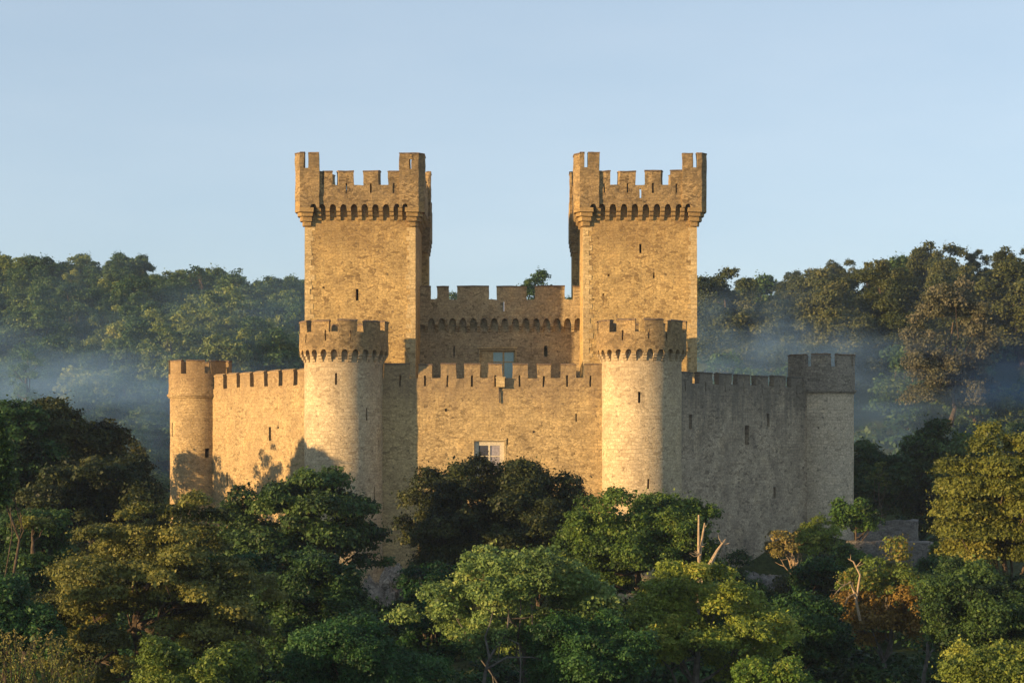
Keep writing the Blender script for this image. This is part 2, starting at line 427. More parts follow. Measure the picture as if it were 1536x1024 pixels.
n2 = node(nt, 'ShaderNodeTexNoise', i_Scale=2.2, i_Detail=6.0, i_Roughness=.7); nt.links.new(tc.outputs['Object'], n2.inputs['Vector'])
c = ramp(nt, n1.outputs['Fac'], [(0.35, (.03, .042, .014)), (0.55, (.055, .07, .022)), (0.72, (.085, .07, .04))])
c = mix(nt, c, ramp(nt, n2.outputs['Fac'], [(0.3, g(.5)), (0.7, g(1.4))]), 1.0, 'MULTIPLY')
bs = node(nt, 'ShaderNodeBsdfPrincipled', i_Roughness=0.95); bs.inputs['Specular IOR Level'].default_value = 0.1
bp = node(nt, 'ShaderNodeBump', i_Strength=0.8, i_Distance=0.3); nt.links.new(n2.outputs['Fac'], bp.inputs['Height']); nt.links.new(bp.outputs[0], bs.inputs['Normal'])
nt.links.new(c, bs.inputs['Base Color']); nt.links.new(bs.outputs[0], out.inputs[0])
me.materials.append(m)
tag(link(bpy.data.objects.new('ground', me)), 'grassy ground sloping from the castle knoll up into wooded hills', kind='structure')

# ------------------------------------------------------------------ the castle
castle = tag(empty('castle', (0, 150, H(0, 150))),
             'golden medieval stone castle with two tall square towers and four battlemented round towers', 'castle')
bpy.context.view_layer.update()
CINV = castle.location.copy()
def part(name, label=None):
    o = empty(name, (0, 0, 0), castle); o.location = -CINV
    if label: o['label'] = label
    return o
ZB = -19.0

def round_tower(name, cx_, R, zbot, ztop_body, slits, label, mat):
    """body mesh is the part itself"""
    pts = circle(cx_[0], cx_[1], R); p = Path(pts, circle(cx_[0], cx_[1], R - 1.0), True)
    mb = MB(); shell(mb, p, zbot, ztop_body, [ang_gap(p, cx_, a, w, z0, z1) for a, w, z0, z1 in slits], dmax=1.0)
    o = mb.build(name, mat, castle, smooth=True); o.location = -CINV; o['label'] = label
    return o

def ang_gap(p, c, a, w, z0, z1):
    """a = bearing in degrees to the right of the viewer-facing front; w = width in metres"""
    u = p.L[-1] * ((a % 360) / 360.0)
    return (u - w / 2, u + w / 2, z0, z1)

def ring_profile(L, gap_centres, gap_deg):
    gaps = []; tops = []
    gs = sorted([c % 360 for c in gap_centres])
    for c_ in gs: gaps.append((c_ - gap_deg / 2, c_ + gap_deg / 2))
    out = []
    for a, b in gaps:
        if a < 0: out += [(0, b), (a + 360, 360)]
        elif b > 360: out += [(a, 360), (0, b - 360)]
        else: out.append((a, b))
    out.sort()
    cur = 0.0
    for a, b in out:
        if a > cur + .01: tops.append((cur, a))
        cur = b
    if cur < 359.99: tops.append((cur, 360))
    k = L / 360
    return [(a * k, b * k) for a, b in out], [(a * k, b * k) for a, b in tops]

def px_ang(px, c, R):
    """bearing on a round tower whose surface point shows at photo column px"""
    best = min(((abs(CX + F * (c[0] + R * math.sin(math.radians(t / 4))) / (c[1] - R * math.cos(math.radians(t / 4))) - px), t / 4) for t in range(-340, 341)))
    return best[1]

def front_round(px, R_px, py_t, py_cren, py_at, py_cb, slits_px, pslits_px, gap0, label):
    Y = 150.5; c = (PX(px, Y), Y); R = R_px / F * Y; RP = R + 0.47
    z = lambda py: PZ(py, Y - R)
    sl = [(px_ang(x, c, R), w, z(b), z(a)) for x, a, b, w in slits_px]
    t = round_tower('round_tower', c, R, ZB, z(py_cb) + 1.6, sl, label, M['pale'])
    # machicolation
    po = Path(circle(*c, RP), circle(*c, R - .05), True); L = po.L[-1]; n = 26
    bays = [((k + .18) * L / n, (k + .82) * L / n) for k in range(n)]
    mb = MB(); zs_ = z(py_at) - .38
    arch_row(mb, po, bays, zs_, z(py_at) + .25, .38)
    mb.build('machicolation', M['parapet'], t)
    for k in range(n):
        corbel(po, k * L / n if k else 0.001, 0.34 * L / n, zs_ + .01, zs_ - z(py_cb), RP - R, t, M['pale'])
    pi = Path(circle(*c, RP), circle(*c, RP - .5), True)
    gaps, tops = ring_profile(L, [gap0 + 36 * k for k in range(10)], 11.5)
    G = [(a, b, z(py_cren), 99) for a, b in gaps] + [ang_gap(pi, c, px_ang(x, c, RP), .16, z(b), z(a)) for x, a, b in pslits_px]
    G = [(a, b, c0, min(d, z(py_t))) for a, b, c0, d in G]
    mb = MB(); shell(mb, pi, z(py_at) + .25, z(py_t), G, dmax=.8); mb.build('parapet', M['parapet'], t, wob=.06, smooth=True)
    coping(circle(*c, RP), True, .5, [(a, b, z(py_t)) for a, b in tops], t, M['coping'], over=.05, h=.17)
    mb = MB(); mb.prism(circle(*c, RP - .4, 32), z(py_at) + .35, z(py_at) + .5); mb.build('roof', M['roof'], t)
    return t

front_round(516, 59, 481, 497.5, 524, 543,
            [(504, 559, 577, .2), (550, 612, 630, .18), (568, 660, 677, .16), (504, 697, 714, .2), (562, 730, 756, .2)],
            [(488, 495, 511), (525.5, 495, 511), (459, 500, 513)], -7.5,
            'pale round tower with its right side in shadow, left of the central wall')
front_round(962, 60, 480, 497, 523, 541,
            [(958.6, 587, 604, .2), (972.5, 718, 733, .2)],
            [(934, 495, 510), (973, 493, 508), (1000, 499, 510)], -6.5,
            'brightly lit pale round tower between the central wall and the grey wall')

def far_round(px, R_px, Y, py_t, py_cren, py_str, slits_px, gap0, n, label, mat, pmat, gapd=11.5):
    c = (PX(px, Y), Y); R = R_px / F * Y
    z = lambda py: PZ(py, Y - R)
    sl = [(px_ang(x, c, R), w, z(b), z(a)) for x, a, b, w in slits_px]
    t = round_tower('round_tower', c, R, ZB, z(py_str), sl, label, mat)
    R0 = R; R = R + .14
    po = Path(circle(*c, R), circle(*c, R - .5), True); L = po.L[-1]
    gaps, tops = ring_profile(L, [gap0 + 360 / n * k for k in range(n)], gapd)
    mb = MB(); shell(mb, po, z(py_str), z(py_t), [(a, b, z(py_cren), z(py_t)) for a, b in gaps], dmax=.8)
    mb.build('parapet', pmat, t, wob=.06, smooth=True)
    coping(circle(*c, R), True, .5, [(a, b, z(py_t)) for a, b in tops], t, M['coping'], over=.05, h=.15)
    mb = MB(); zz = z(py_str)
    ps = Path(circle(*c, R + .16), circle(*c, R0 - .1), True); shell(mb, ps, zz - .14, zz + .1); ps = Path(circle(*c, R + .02), circle(*c, R0 - .1), True); shell(mb, ps, zz - .3, zz - .145); mb.build('string_course', pmat, t)
    mb = MB(); mb.prism(circle(*c, R - .4, 32), zz + .35, zz + .5); mb.build('roof', M['roof'], t)
    return t

far_round(300.5, 44.5, 172, 541, 560, 592, [(310.5, 672, 686, .42), (258.5, 633, 655, .2)], -20.5, 8,
          'golden round tower with a plain parapet at the left end of the castle', M['gold2'], M['gold2'])
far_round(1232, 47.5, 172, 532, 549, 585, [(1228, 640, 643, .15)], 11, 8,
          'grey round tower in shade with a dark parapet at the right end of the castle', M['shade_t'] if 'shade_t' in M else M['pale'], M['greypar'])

def curtain(name, a, b, zbot, ztop, zcren, mer, slits, holes, label, mat, pmat, cmat, thick=1.6, pth=.55, cop=True, round_top=False):
    """straight wall from a to b; mer = merlon intervals in metres along it, slits = (u, z0, z1, w) in the parapet, holes in the body"""
    L = math.hypot(b[0] - a[0], b[1] - a[1])
    zp = zcren - 1.15
    out = [a, b]
    p = Path(out, offset(out, -thick, False), False)
    mb = MB(); shell(mb, p, zbot, zp, holes, dmax=.95)
    o = mb.build(name, mat, castle); o.location = -CINV; o['label'] = label
    pp = Path(out, offset(out, -pth, False), False)
    G = []; cur = 0.0
    for s, e in sorted(mer):
        if s > cur + .01: G.append((cur, s, zcren, ztop))
        cur = e
    if cur < L - .01: G.append((cur, L, zcren, ztop))
    mb = MB(); shell(mb, pp, zp, ztop, G, dmax=.7, blind=[(u - w / 2, u + w / 2, z0, z1) for u, z0, z1, w in slits]); mb.build('parapet', pmat, o, wob=.06)
    if cop: coping(out, False, pth, [(s, e, ztop) for s, e in mer], o, cmat, over=.05, h=.14 if not round_top else .3)
    return o, p

# central curtain wall between the front round towers
Yf = 150.0
xa, xb = PX(560, Yf), PX(915, Yf)
U = lambda px: PX(px, Yf) - xa
zf = lambda py: PZ(py, Yf)
mer = [(576, 614), (627.5, 648), (661, 684), (696, 720), (732, 753), (769, 792), (806, 826), (841, 864), (877, 903)]
slits = [(U(x), zf(580), zf(563), .17) for x in (600, 637.5, 671.5, 708, 743, 779, 815.5, 851, 885.5)]
win = (U(710.5), U(757), zf(720), zf(660.5))
holes = [win, (U(863), U(865), zf(632), zf(620)), (U(760.6), U(762.4), zf(667), zf(657)), (U(667.5), U(671), zf(617), zf(612.5)),
         (U(799), U(802), zf(649), zf(646))]
fw, fp = curtain('curtain_wall', (xa, Yf), (xb, Yf), ZB, zf(547), zf(567), [(U(s), U(e)) for s, e in mer], slits, holes,
                 'central golden curtain wall with battlements, arrow slits and one window', M['front'], M['front'], M['coping'])
# stone box with its drain pipe on the parapet
mb = MB(); mb.box(PX(744, Yf), PX(757, Yf), Yf - .45, Yf - .004, zf(580.5), zf(567)); mb.box(PX(743, Yf), PX(758, Yf), Yf - .5, Yf - .004, zf(567) + .003, zf(567) + .09)
mb.build('drain_box', M['ashlar'], fw)
mb = MB(); tube(mb, [(PX(748.5, Yf), Yf - .12, zf(580)), (PX(748.7, Yf), Yf - .12, zf(592)), (PX(749.2, Yf), Yf - .12, zf(604))], [.07, .06, .06], 8)
mb.build('drain_pipe', M['lead'], fw, wob=0)

def window(x0, x1, z0, z1, y, frame_w, cols, rows, label, glass, jamb, inset=.30, left_blank=0.0, fmat=None):
    """recessed mullioned window: dressed surround, frame with mullion and transoms, glass panes"""
    w = empty('window', (0, 0, 0), castle); w.location = -CINV; w['label'] = label
    mb = MB(); t = jamb; yo = y - .035
    mb.box(x0 - t, x0 + .003, yo, y + inset, z0, z1 + t); mb.box(x1 - .003, x1 + t, yo, y + inset, z0, z1 + t)
    mb.box(x0 + .003, x1 - .003, yo, y + inset - .003, z1 - .003, z1 + t)
    mb.build('surround', fmat or M['ashlar'], w, wob=.008)
    mb = MB(); yf = y + inset - .12
    a0 = x0 + .01 + left_blank
    if left_blank: mb.box(x0 + .01, a0 - .003, yf - .05, yf + .35, z0, z1 - .01)
    mb.box(a0, a0 + frame_w, yf, yf + .1, z0, z1 - .01); mb.box(x1 - .01 - frame_w, x1 - .01, yf, yf + .1, z0, z1 - .01)
    mb.box(a0 + frame_w, x1 - .01 - frame_w, yf, yf + .1, z1 - .01 - frame_w, z1 - .012)
    ia, ib = a0 + frame_w, x1 - .01 - frame_w
    for k in range(1, cols):
        xc = ia + (ib - ia) * k / cols; mb.box(xc - .09, xc + .09, yf - .02, yf + .1, z0, z1 - .01 - frame_w)
    for zr in rows:
        for k in range(cols):
            s = ia + (ib - ia) * k / cols + (.093 if k else 0); e = ia + (ib - ia) * (k + 1) / cols - (.093 if k < cols - 1 else 0)
            mb.box(s, e, yf + .003, yf + .09, zr - .05, zr + .05)
    mb.build('window_frame', fmat or M['frame'], w, wob=.006)
    zt = z1 - .01 - frame_w
    for k in range(cols):
        mb = MB(); s = ia + (ib - ia) * k / cols; e = ia + (ib - ia) * (k + 1) / cols
        mb.box(s + .004, e - .004, yf + .05, yf + .07, z0 + .01, zt)
        mb.build('pane', glass[k % len(glass)], w, wob=.004)
    mb = MB(); mb.box(x0 - .3, x1 + .3, y + .9, y + 1.0, z0 - .3, z1 + .3); mb.build('blind', M['roof'], w, wob=0)
    return w

window(PX(711, Yf), PX(756.5, Yf), zf(720), zf(661), Yf, .42, 2, [zf(684)],
       'lower mullioned window with pale stone surround in the central wall', [M['darkglass'], M['curtain']], .16, inset=.34)

# left and right receding curtain walls
def recede(A, B, n, first, mer_len, label, mats, slits_px, round_top, slit_par, ztop, zcren):
    L = math.hypot(B[0] - A[0], B[1] - A[1]); per = (L - first) / n
    mer = [(first + k * per, min(L, first + k * per + mer_len)) for k in range(n)]
    def ux(px):                                    # arclength whose surface point shows at column px
        best = min((abs(CX + F * (A[0] + (B[0] - A[0]) * t / 800) / (A[1] + (B[1] - A[1]) * t / 800) - px), t) for t in range(801))
        return L * best[1] / 800
    holes = []
    for x, p0, p1, w in slits_px:
        u = ux(x); Y = A[1] + (B[1] - A[1]) * u / L
        holes.append((u - w / 2, u + w / 2, PZ(p1, Y), PZ(p0, Y)))
    sl = [(s + mer_len * .5, zcren - .75, zcren + .2, .16) for s, e in mer] if slit_par else []
    return curtain('curtain_wall', A, B, ZB, ztop, zcren, mer, sl, holes, label, *mats, cop=True, round_top=round_top)

# (travel runs left to right as seen from outside)
recede((PX(318, 169.5), 169.5), (PX(470, 150.3), 150.3), 7, 0.55, 2.35, 'golden receding curtain wall with round topped merlons left of the round tower',
       (M['gold2'], M['gold2'], M['gold2']), [(405, 640, 661, .5), (340.5, 708, 729, .35), (417, 640, 643, .3)], True, False, 5.3, 4.0)
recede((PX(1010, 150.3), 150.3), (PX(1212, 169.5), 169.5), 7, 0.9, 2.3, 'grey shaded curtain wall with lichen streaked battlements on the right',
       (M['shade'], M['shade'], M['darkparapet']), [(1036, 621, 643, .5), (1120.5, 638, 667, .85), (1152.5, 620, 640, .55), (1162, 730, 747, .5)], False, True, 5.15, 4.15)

# square towers
def square_tower(px0, px1, turret_gap, label, slits_px, jag, pslit):
    Y = 158.0; x0, x1 = PX(px0, Y), PX(px1, Y); W = x1 - x0; Dp = 12.3
    zt = lambda py: PZ(py, Y - .7)
    rect = [(x0, Y), (x1, Y), (x1, Y + Dp), (x0, Y + Dp)]
    p = Path(rect, offset(rect, -1.2, True), True)
    holes = [(PX(x, Y) - x0 - w / 2, PX(x, Y) - x0 + w / 2, PZ(b, Y), PZ(a, Y)) for x, a, b, w in slits_px]
    mb = MB(); shell(mb, p, -13, zt(296), holes, dmax=1.1)
    t = mb.build('square_tower', M['gold'], castle); t.location = -CINV; t['label'] = label
    o, pr, lt, c = .72, .22, 2.45, .55; a = o + pr
    # outline of the corbelled parapet, one side at a time with its jogs and chamfers
    def side(P0, P1):                               # P0,P1: tower corners of this side
        d = Vector((P1[0] - P0[0], P1[1] - P0[1])); Ls = d.length; d /= Ls; nrm = Vector((d.y, -d.x))
        q = lambda s, e: tuple(Vector(P0[:2]) + d * s + nrm * e)
        return [q(-a + c, a), q(-a + lt, a), q(-a + lt + .02, o), q(Ls + a - lt - .02, o), q(Ls + a - lt, a), q(Ls + a - c, a)]
    outline = []; marks = []
    for k in range(4):
        s = side(rect[k], rect[(k + 1) % 4]); marks.append(len(outline)); outline += s
    po = Path(outline, offset(outline, -.48, True), True)
    zbase = zt(306) + .28; zc, zm, ztc, ztm = zt(277.5), zt(257.5), zt(252), zt(231)
    G = []; BL = []; tops = []
    NP = len(outline)
    for k in range(4):
        i = marks[k]; u = po.L[i:i + 6] + [po.L[i + 6] if i + 6 < len(po.L) else po.L[-1]]
        # left turret front u0-u1, jog u1-u2, main u2-u3, jog u3-u4, right turret u4-u5, chamfer u5-u6
        f = turret_gap[k]
        if f[0]: G.append((u[0] + .42, u[0] + .86, ztc, ztm)); tops += [(u[0], u[0] + .42, ztm), (u[0] + .86, u[1], ztm)]
        else: tops.append((u[0], u[1], ztm))
        if f[1]: G.append((u[4] + 1.02, u[4] + 1.47, ztc, ztm)); tops += [(u[4], u[4] + 1.02, ztm), (u[4] + 1.47, u[6], ztm)]
        else:
            tops.append((u[4], u[6], ztm)); G.append((u[4] + .98, u[4] + 1.2, zt(254), zt(239)))
        Lm = u[3] - u[2]
        pat = jag if k == 0 else [(0, .06), (.11, .29), (.41, .59), (.71, .89), (.94, 1)]
        cur = u[2]
        for s, e in pat:
            s, e = u[2] + s * Lm, u[2] + e * Lm
            if s > cur + .01: G.append((cur, s, zc, ztm))
            tops.append((s, e, zm)); G.append((s, e, zm, ztm)); cur = e
            if .8 < e - s: BL.append(((s + e) / 2 - .09, (s + e) / 2 + .09, zt(289.5), zt(275)))
        if cur < u[3] - .01: G.append((cur, u[3], zc, ztm))
        G.append((u[1], u[2], ztc, ztm)) if False else None
    if pslit:
        G.append((po.L[2] + pslit * (po.L[3] - po.L[2]) - .1, po.L[2] + pslit * (po.L[3] - po.L[2]) + .1, zt(298), zt(283)))
    mb = MB(); shell(mb, po, zbase, ztm, G, dmax=.7, blind=BL); mb.build('parapet', M['parapet'], t, wob=.06)
    coping(outline, True, .48, tops, t, M['coping'], over=.05, h=.16)
    # arches and corbels on the plain run of each side, tiers under the turrets
    for k in range(4):
        A, B = rect[k], rect[(k + 1) % 4]
        d = Vector((B[0] - A[0], B[1] - A[1])); Ls = d.length; d /= Ls; nrm = Vector((d.y, -d.x))
        q = lambda s, e: tuple(Vector(A) + d * s + nrm * e)
        i = marks[k]; seg = [outline[i], outline[i + 1], outline[i + 2], outline[i + 3], outline[i + 4], outline[i + 5]]
        inn = [q(max(0, (Vector(v_) - Vector(A)).dot(d)) if n_ else 0, -.05) for n_, v_ in enumerate(seg)]
        inn[-1] = q(Ls, -.05)
        ps = Path(seg, inn, False); Lt = ps.L[-1]
        n = 10; s0, s1 = .78, Lt - .78; st = (s1 - s0) / n
        zs_ = zt(306) - .36
        mb = MB(); arch_row(mb, ps, [(s0 + (j + .2) * st, s0 + (j + .8) * st) for j in range(n)], zs_, zbase, .36); mb.build('machicolation', M['parapet'], t)
        for j in range(1, n):
            u = s0 + j * st
            corbel(ps, u, .38 * st, zs_ + .01, zs_ - zt(330), o + .02, t, M['gold'])
    # inverted stepped courses below each chamfered corner
    for cx_, cy_, sx, sy in ((x0, Y, -1, -1), (x1, Y, 1, -1), (x1, Y + Dp, 1, 1), (x0, Y + Dp, -1, 1)):
        mb = MB(); zl = [zt(306) - .36 + .005, zt(318), zt(324), zt(331), zt(338)]
        for j in range(4):
            e = a * (1 - j * .245); cc = c * (1 - j * .2); w_ = .95 - j * .1
            pts = [(cx_ - sx * w_, cy_ - sy * .1), (cx_ - sx * w_, cy_ + sy * e), (cx_ + sx * (e - cc), cy_ + sy * e), (cx_ + sx * e, cy_ + sy * (e - cc)), (cx_ + sx * e, cy_ - sy * w_), (cx_ - sx * .1, cy_ - sy * w_), (cx_ - sx * .1, cy_ - sy * .1)]
            if sx * sy < 0: pts = pts[::-1]
            mb.prism(pts, zl[j + 1] + .002, zl[j])
        # chamfer panel joining the corner tiers to the parapet
        pts = [(cx_ - sx * .3, cy_ + sy * (a - .01)), (cx_ + sx * (a - c - .01), cy_ + sy * (a - .01)), (cx_ + sx * (a - .01), cy_ + sy * (a - c - .01)), (cx_ + sx * (a - .01), cy_ - sy * .3), (cx_ - sx * .3, cy_ - sy * .3)]
        if sx * sy < 0: pts = pts[::-1]
        mb.prism(pts, zl[0] + .002, zbase + .02)
        mb.build('corner_corbelling', M['gold'], t)
    mb = MB(); mb.prism(offset(rect, o - .3, True), zbase + .15, zbase + .35); mb.build('roof', M['roof'], t)
    # dressed corner stones, alternately long and short
    for cx_, sx in ((x0, 1), (x1, -1)):
        mb = MB(); zq = -8.0; j = 0
        while zq < zt(342):
            hq = .42 + .12 * ((j * 7) % 3) / 2; wf, ws = (.85, .5) if j % 2 else (.6, .9)
            wf += .3 * noise.noise(Vector((j * 1.7, cx_, 0)))
            xa_, xb_ = sorted((cx_ - sx * .03, cx_ + sx * wf)); mb.box(xa_, xb_, Y - .02 - .008 * (j % 3), Y + ws, zq, min(zq + hq - .02, zt(340)))
            zq += hq; j += 1
        mb.build('quoins', M['ashlar'], t, wob=.02)
    # stair turret against the rear inner corner
    s = 1 if px0 < CX else -1
    xe = x1 if s > 0 else x0
    mb = MB(); xs_ = sorted((xe - s * 2.2, xe + s * .62)); mb.box(xs_[0], xs_[1], Y + Dp - .4, Y + Dp + 3.2, -13, zt(358) ) ; mb.build('stair_turret', M['gold'], t)
    mb = MB()
    for out_w, za, zb_ in ((.70, 358, 351), (.76, 351, 344), (.83, 344, 337), (.90, 337, 286)):
        xs_ = sorted((xe - s * 2.6, xe + s * out_w)); q_ = .90 - out_w
        mb.prism([(xs_[0], Y + Dp - .9 + q_), (xs_[1], Y + Dp - .9 + q_), (xs_[1], Y + Dp + 3.8 - q_), (xs_[0], Y + Dp + 3.8 - q_)], zt(za) + .003, zt(zb_))
    for k in range(3):                               # merlons of the turret head along its outer side
        xs_ = sorted((xe + s * .45, xe + s * .87)); mb.box(*xs_, Y + Dp - .7 + k * 1.7, Y + Dp + .2 + k * 1.7, zt(286) + .003, zt(270))
    mb.build('turret_head', M['parapet'], t)
    return t

square_tower(457.5, 622.8, [(1, 0), (1, 1), (1, 1), (1, 1)], 'tall square tower on the left with machicolated battlements',
             [(535.5, 433, 451, .28), (485, 430, 433, .2)],
             [(0, .03), (.06, .16), (.24, .43), (.55, .735), (.86, 1)], 0)
square_tower(875, 1045, [(1, 1), (1, 1), (1, 1), (1, 1)], 'tall square tower on the right with machicolated battlements',
             [(960.5, 366, 380, .24), (981, 409, 418, .2), (913, 411, 415, .2), (905, 440, 444, .2), (890, 448, 450, .2)],
             [(0, .13), (.25, .44), (.55, .745), (.86, 1)], .5)

# keep wall between the square towers
Yk = 166.4
xa, xb = PX(628, Yk) - .4, PX(872, Yk) + .4

zk = lambda py: PZ(py, Yk); kp = Yk - .6; zkp = lambda py: PZ(py, kp)
out_ = [(xa, Yk), (xb, Yk)]
p = Path(out_, offset(out_, -1.3, False), False)
UK = lambda px: PX(px, Yk) - xa
mb = MB(); shell(mb, p, -13, zk(470), [(UK(719), UK(773), zk(580), zk(525))], dmax=1.0, blind=[(UK(680.2), UK(682.2), zk(535), zk(519)), (UK(816), UK(821), zk(535), zk(520)), (UK(817), UK(820), zk(520), zk(518))])
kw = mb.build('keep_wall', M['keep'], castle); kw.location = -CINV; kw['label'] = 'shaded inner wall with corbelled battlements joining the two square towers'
of = [(xa, kp), (xb, kp)]
ps = Path(of, offset(of, -.65, False), False)
UKP = lambda px: PX(px, kp) - xa
n = 15; s0 = UKP(639.5); st = (UKP(875) - s0) / n
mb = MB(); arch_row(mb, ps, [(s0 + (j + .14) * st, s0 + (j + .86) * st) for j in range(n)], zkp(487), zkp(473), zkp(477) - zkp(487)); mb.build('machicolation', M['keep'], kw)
for j in range(n):
    corbel(ps, s0 + j * st, .3 * st, zkp(487) + .01, zkp(487) - zkp(498), .6, kw, M['keep'])
pp = Path(of, offset(of, -.5, False), False)
km = [(630, 646), (655.5, 673), (686, 733), (745, 790), (802.5, 847), (859.6, 876)]
G = []; cur = 0
for s, e in km:
    s, e = UKP(s), min(UKP(e), xb - xa)
    if s > cur + .01: G.append((cur, s, zkp(449), zkp(430)))
    cur = e
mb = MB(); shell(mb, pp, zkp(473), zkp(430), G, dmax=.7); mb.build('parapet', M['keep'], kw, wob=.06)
coping(of, False, .5, [(max(0, UKP(s)), min(UKP(e), xb - xa), zkp(430)) for s, e in km], kw, M['coping'], over=.05, h=.13)
mb = MB(); tube(mb, [(PX(756, kp), kp - .1, zkp(467)), (PX(756, kp), kp - .1, zkp(453))], [.09, .09], 8); mb.build('vent_pipe', M['white'], kw, wob=0)
mb = MB(); mb.box(PX(716, Yk), PX(776, Yk), Yk - .22, Yk - .004, zk(522.5), zk(520.5)); mb.build('hood_mould', M['ashlar'], kw)
window(PX(720, Yk), PX(773, Yk), zk(580), zk(525.5), Yk, .16, 2, [zk(542.5)],
       'upper teal glazed window under a hood mould in the inner wall', [M['glass']], .12, inset=.45, left_blank=1.2, fmat=M['ashlar'])

# low terrace walls below the right end of the castle
def low_wall(name, pts, th, zlo, zhi, label, mat):
    mb = MB(); p_ = Path(pts, offset(pts, -th, False), False); shell(mb, p_, zlo, zhi, [], dmax=.6)
    return tag(mb.build(name, mat, None, wob=.13), label, 'wall', 'low stone terrace walls right of the castle')

low_wall('terrace_wall', [(PX(1284, 164), 164), (PX(1376, 163), 163), (PX(1378, 166), 166)], .8, -16, PZ(781, 163), 'short broken grey stone wall standing just beyond the right round tower', M['rock'])
low_wall('terrace_wall', [(PX(1270, 152), 152), (PX(1460, 149), 149)], 1.2, -19, PZ(813, 150), 'long low stone retaining wall with a flat top below the short broken wall', M['rock'])

# rough masonry footing under the central wall
def boulder_mass(name, cx_, cy_, cz_, rx, ry, rz, seed, label, mat):
    mb = MB(); n, k = 26, 14; P = []
    for j in range(k + 1):
        th = math.pi * .5 * j / k + .0
        row = []
        for i in range(n):
            ph = 2 * math.pi * i / n
            d = Vector((math.cos(ph) * math.cos(th), math.sin(ph) * math.cos(th), math.sin(th)))
            r = 1 + .35 * noise.noise(d * 2.1 + Vector((seed, 0, 0))) + .16 * noise.noise(d * 6 + Vector((seed, 3, 0))) + .07 * noise.noise(d * 15)
            row.append((cx_ + d.x * rx * r, cy_ + d.y * ry * r, cz_ + d.z * rz * r))
        P.append(row)
    for j in range(k):
        for i in range(n): mb.face([P[j][i], P[j][(i + 1) % n], P[j + 1][(i + 1) % n], P[j + 1][i]])
    return tag(mb.build(name, mat, None, wob=.08), label, 'rock')
boulder_mass('rock_outcrop', PX(580, 138), 139, -19, 2.8, 2.6, 6.3, 1.0, 'pale rough rock footing at the foot of the central wall', M['rock2'] if 'rock2' in M else M['rock'])
boulder_mass('rock_outcrop', PX(1150, 147), 149, -18.0, 3.6, 3.0, 3.9, 5.0, 'grey rough rock footing at the foot of the shaded right wall', M['rock'])
rr = random.Random(9)
for k in range(16):
    px_ = rr.uniform(1075, 1240); Y_ = rr.uniform(146, 150.5); x_ = PX(px_, Y_); q = rr.uniform(.35, .9)
    boulder_mass('boulder', x_, Y_, H(x_, Y_) - .1, q * 1.3, q, q * .8, 20.0 + k, 'grey fallen stone lying at the foot of the shaded right wall', M['rock2'])['group'] = 'fallen stones at the foot of the right wall'
# ------------------------------------------------------------------ vegetation
LM = {
 'olive':  leaf_mat('olive_foliage', (0.0457, 0.0517, 0.0121, 1), (0.182, 0.182, 0.040, 1), (0.275, 0.237, 0.055, 1)),
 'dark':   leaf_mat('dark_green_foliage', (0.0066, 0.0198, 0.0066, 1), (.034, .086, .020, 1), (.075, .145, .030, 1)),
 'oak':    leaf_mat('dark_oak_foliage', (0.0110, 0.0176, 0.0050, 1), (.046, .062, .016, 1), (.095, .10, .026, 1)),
 'green':  leaf_mat('mid_green_foliage', (0.0187, 0.0429, 0.0077, 1), (0.098, 0.166, 0.026, 1), (0.195, 0.247, 0.042, 1)),
 'light':  leaf_mat('light_green_foliage', (0.0341, 0.0721, 0.0204, 1), (0.131, 0.225, 0.056, 1), (0.237, 0.294, 0.075, 1)),
 'yellow': leaf_mat('yellow_green_foliage', (0.0484, 0.0825, 0.0121, 1), (0.175, 0.256, 0.035, 1), (0.288, 0.300, 0.045, 1)),
 'bush':   leaf_mat('blue_green_bush_foliage', (0.0160, 0.0401, 0.0110, 1), (0.064, 0.138, 0.033, 1), (0.121, 0.198, 0.046, 1)),
 'gold':   leaf_mat('golden_olive_foliage', (0.0446, 0.0583, 0.0110, 1), (0.144, 0.167, 0.028, 1), (0.218, 0.207, 0.039, 1)),
 'rust':   leaf_mat('rusty_orange_foliage', (.17, .11, .027, 1), (.30, .19, .042, 1), (.13, .19, .034, 1), hue=.005),
 'hillA':  leaf_mat('hill_dark_foliage', (0.022, 0.055, 0.019, 1), (0.058, 0.115, 0.031, 1), (0.132, 0.180, 0.046, 1), hue=.02),
 'hillB':  leaf_mat('hill_green_foliage', (0.065, 0.106, 0.027, 1), (0.144, 0.194, 0.045, 1), (0.237, 0.263, 0.062, 1), hue=.02),
 'hillC':  leaf_mat('hill_olive_foliage', (0.037, 0.051, 0.016, 1), (0.074, 0.090, 0.025, 1), (0.127, 0.132, 0.039, 1), hue=.02),
 'hillD':  leaf_mat('hill_brown_foliage', (.050, .060, .030, 1), (.100, .105, .055, 1), (.15, .145, .08, 1)),
 'pale':   leaf_mat('pale_green_foliage', (.10, .17, .07, 1), (.16, .24, .10, 1), (.21, .28, .13, 1)),
 'straw':  leaf_mat('straw_gold_foliage', (.12, .125, .03, 1), (.21, .205, .05, 1), (.32, .27, .09, 1)),
 'reed':   leaf_mat('reed_foliage', (.050, .095, .020, 1), (.120, .150, .034, 1), (.26, .24, .06, 1)),
}

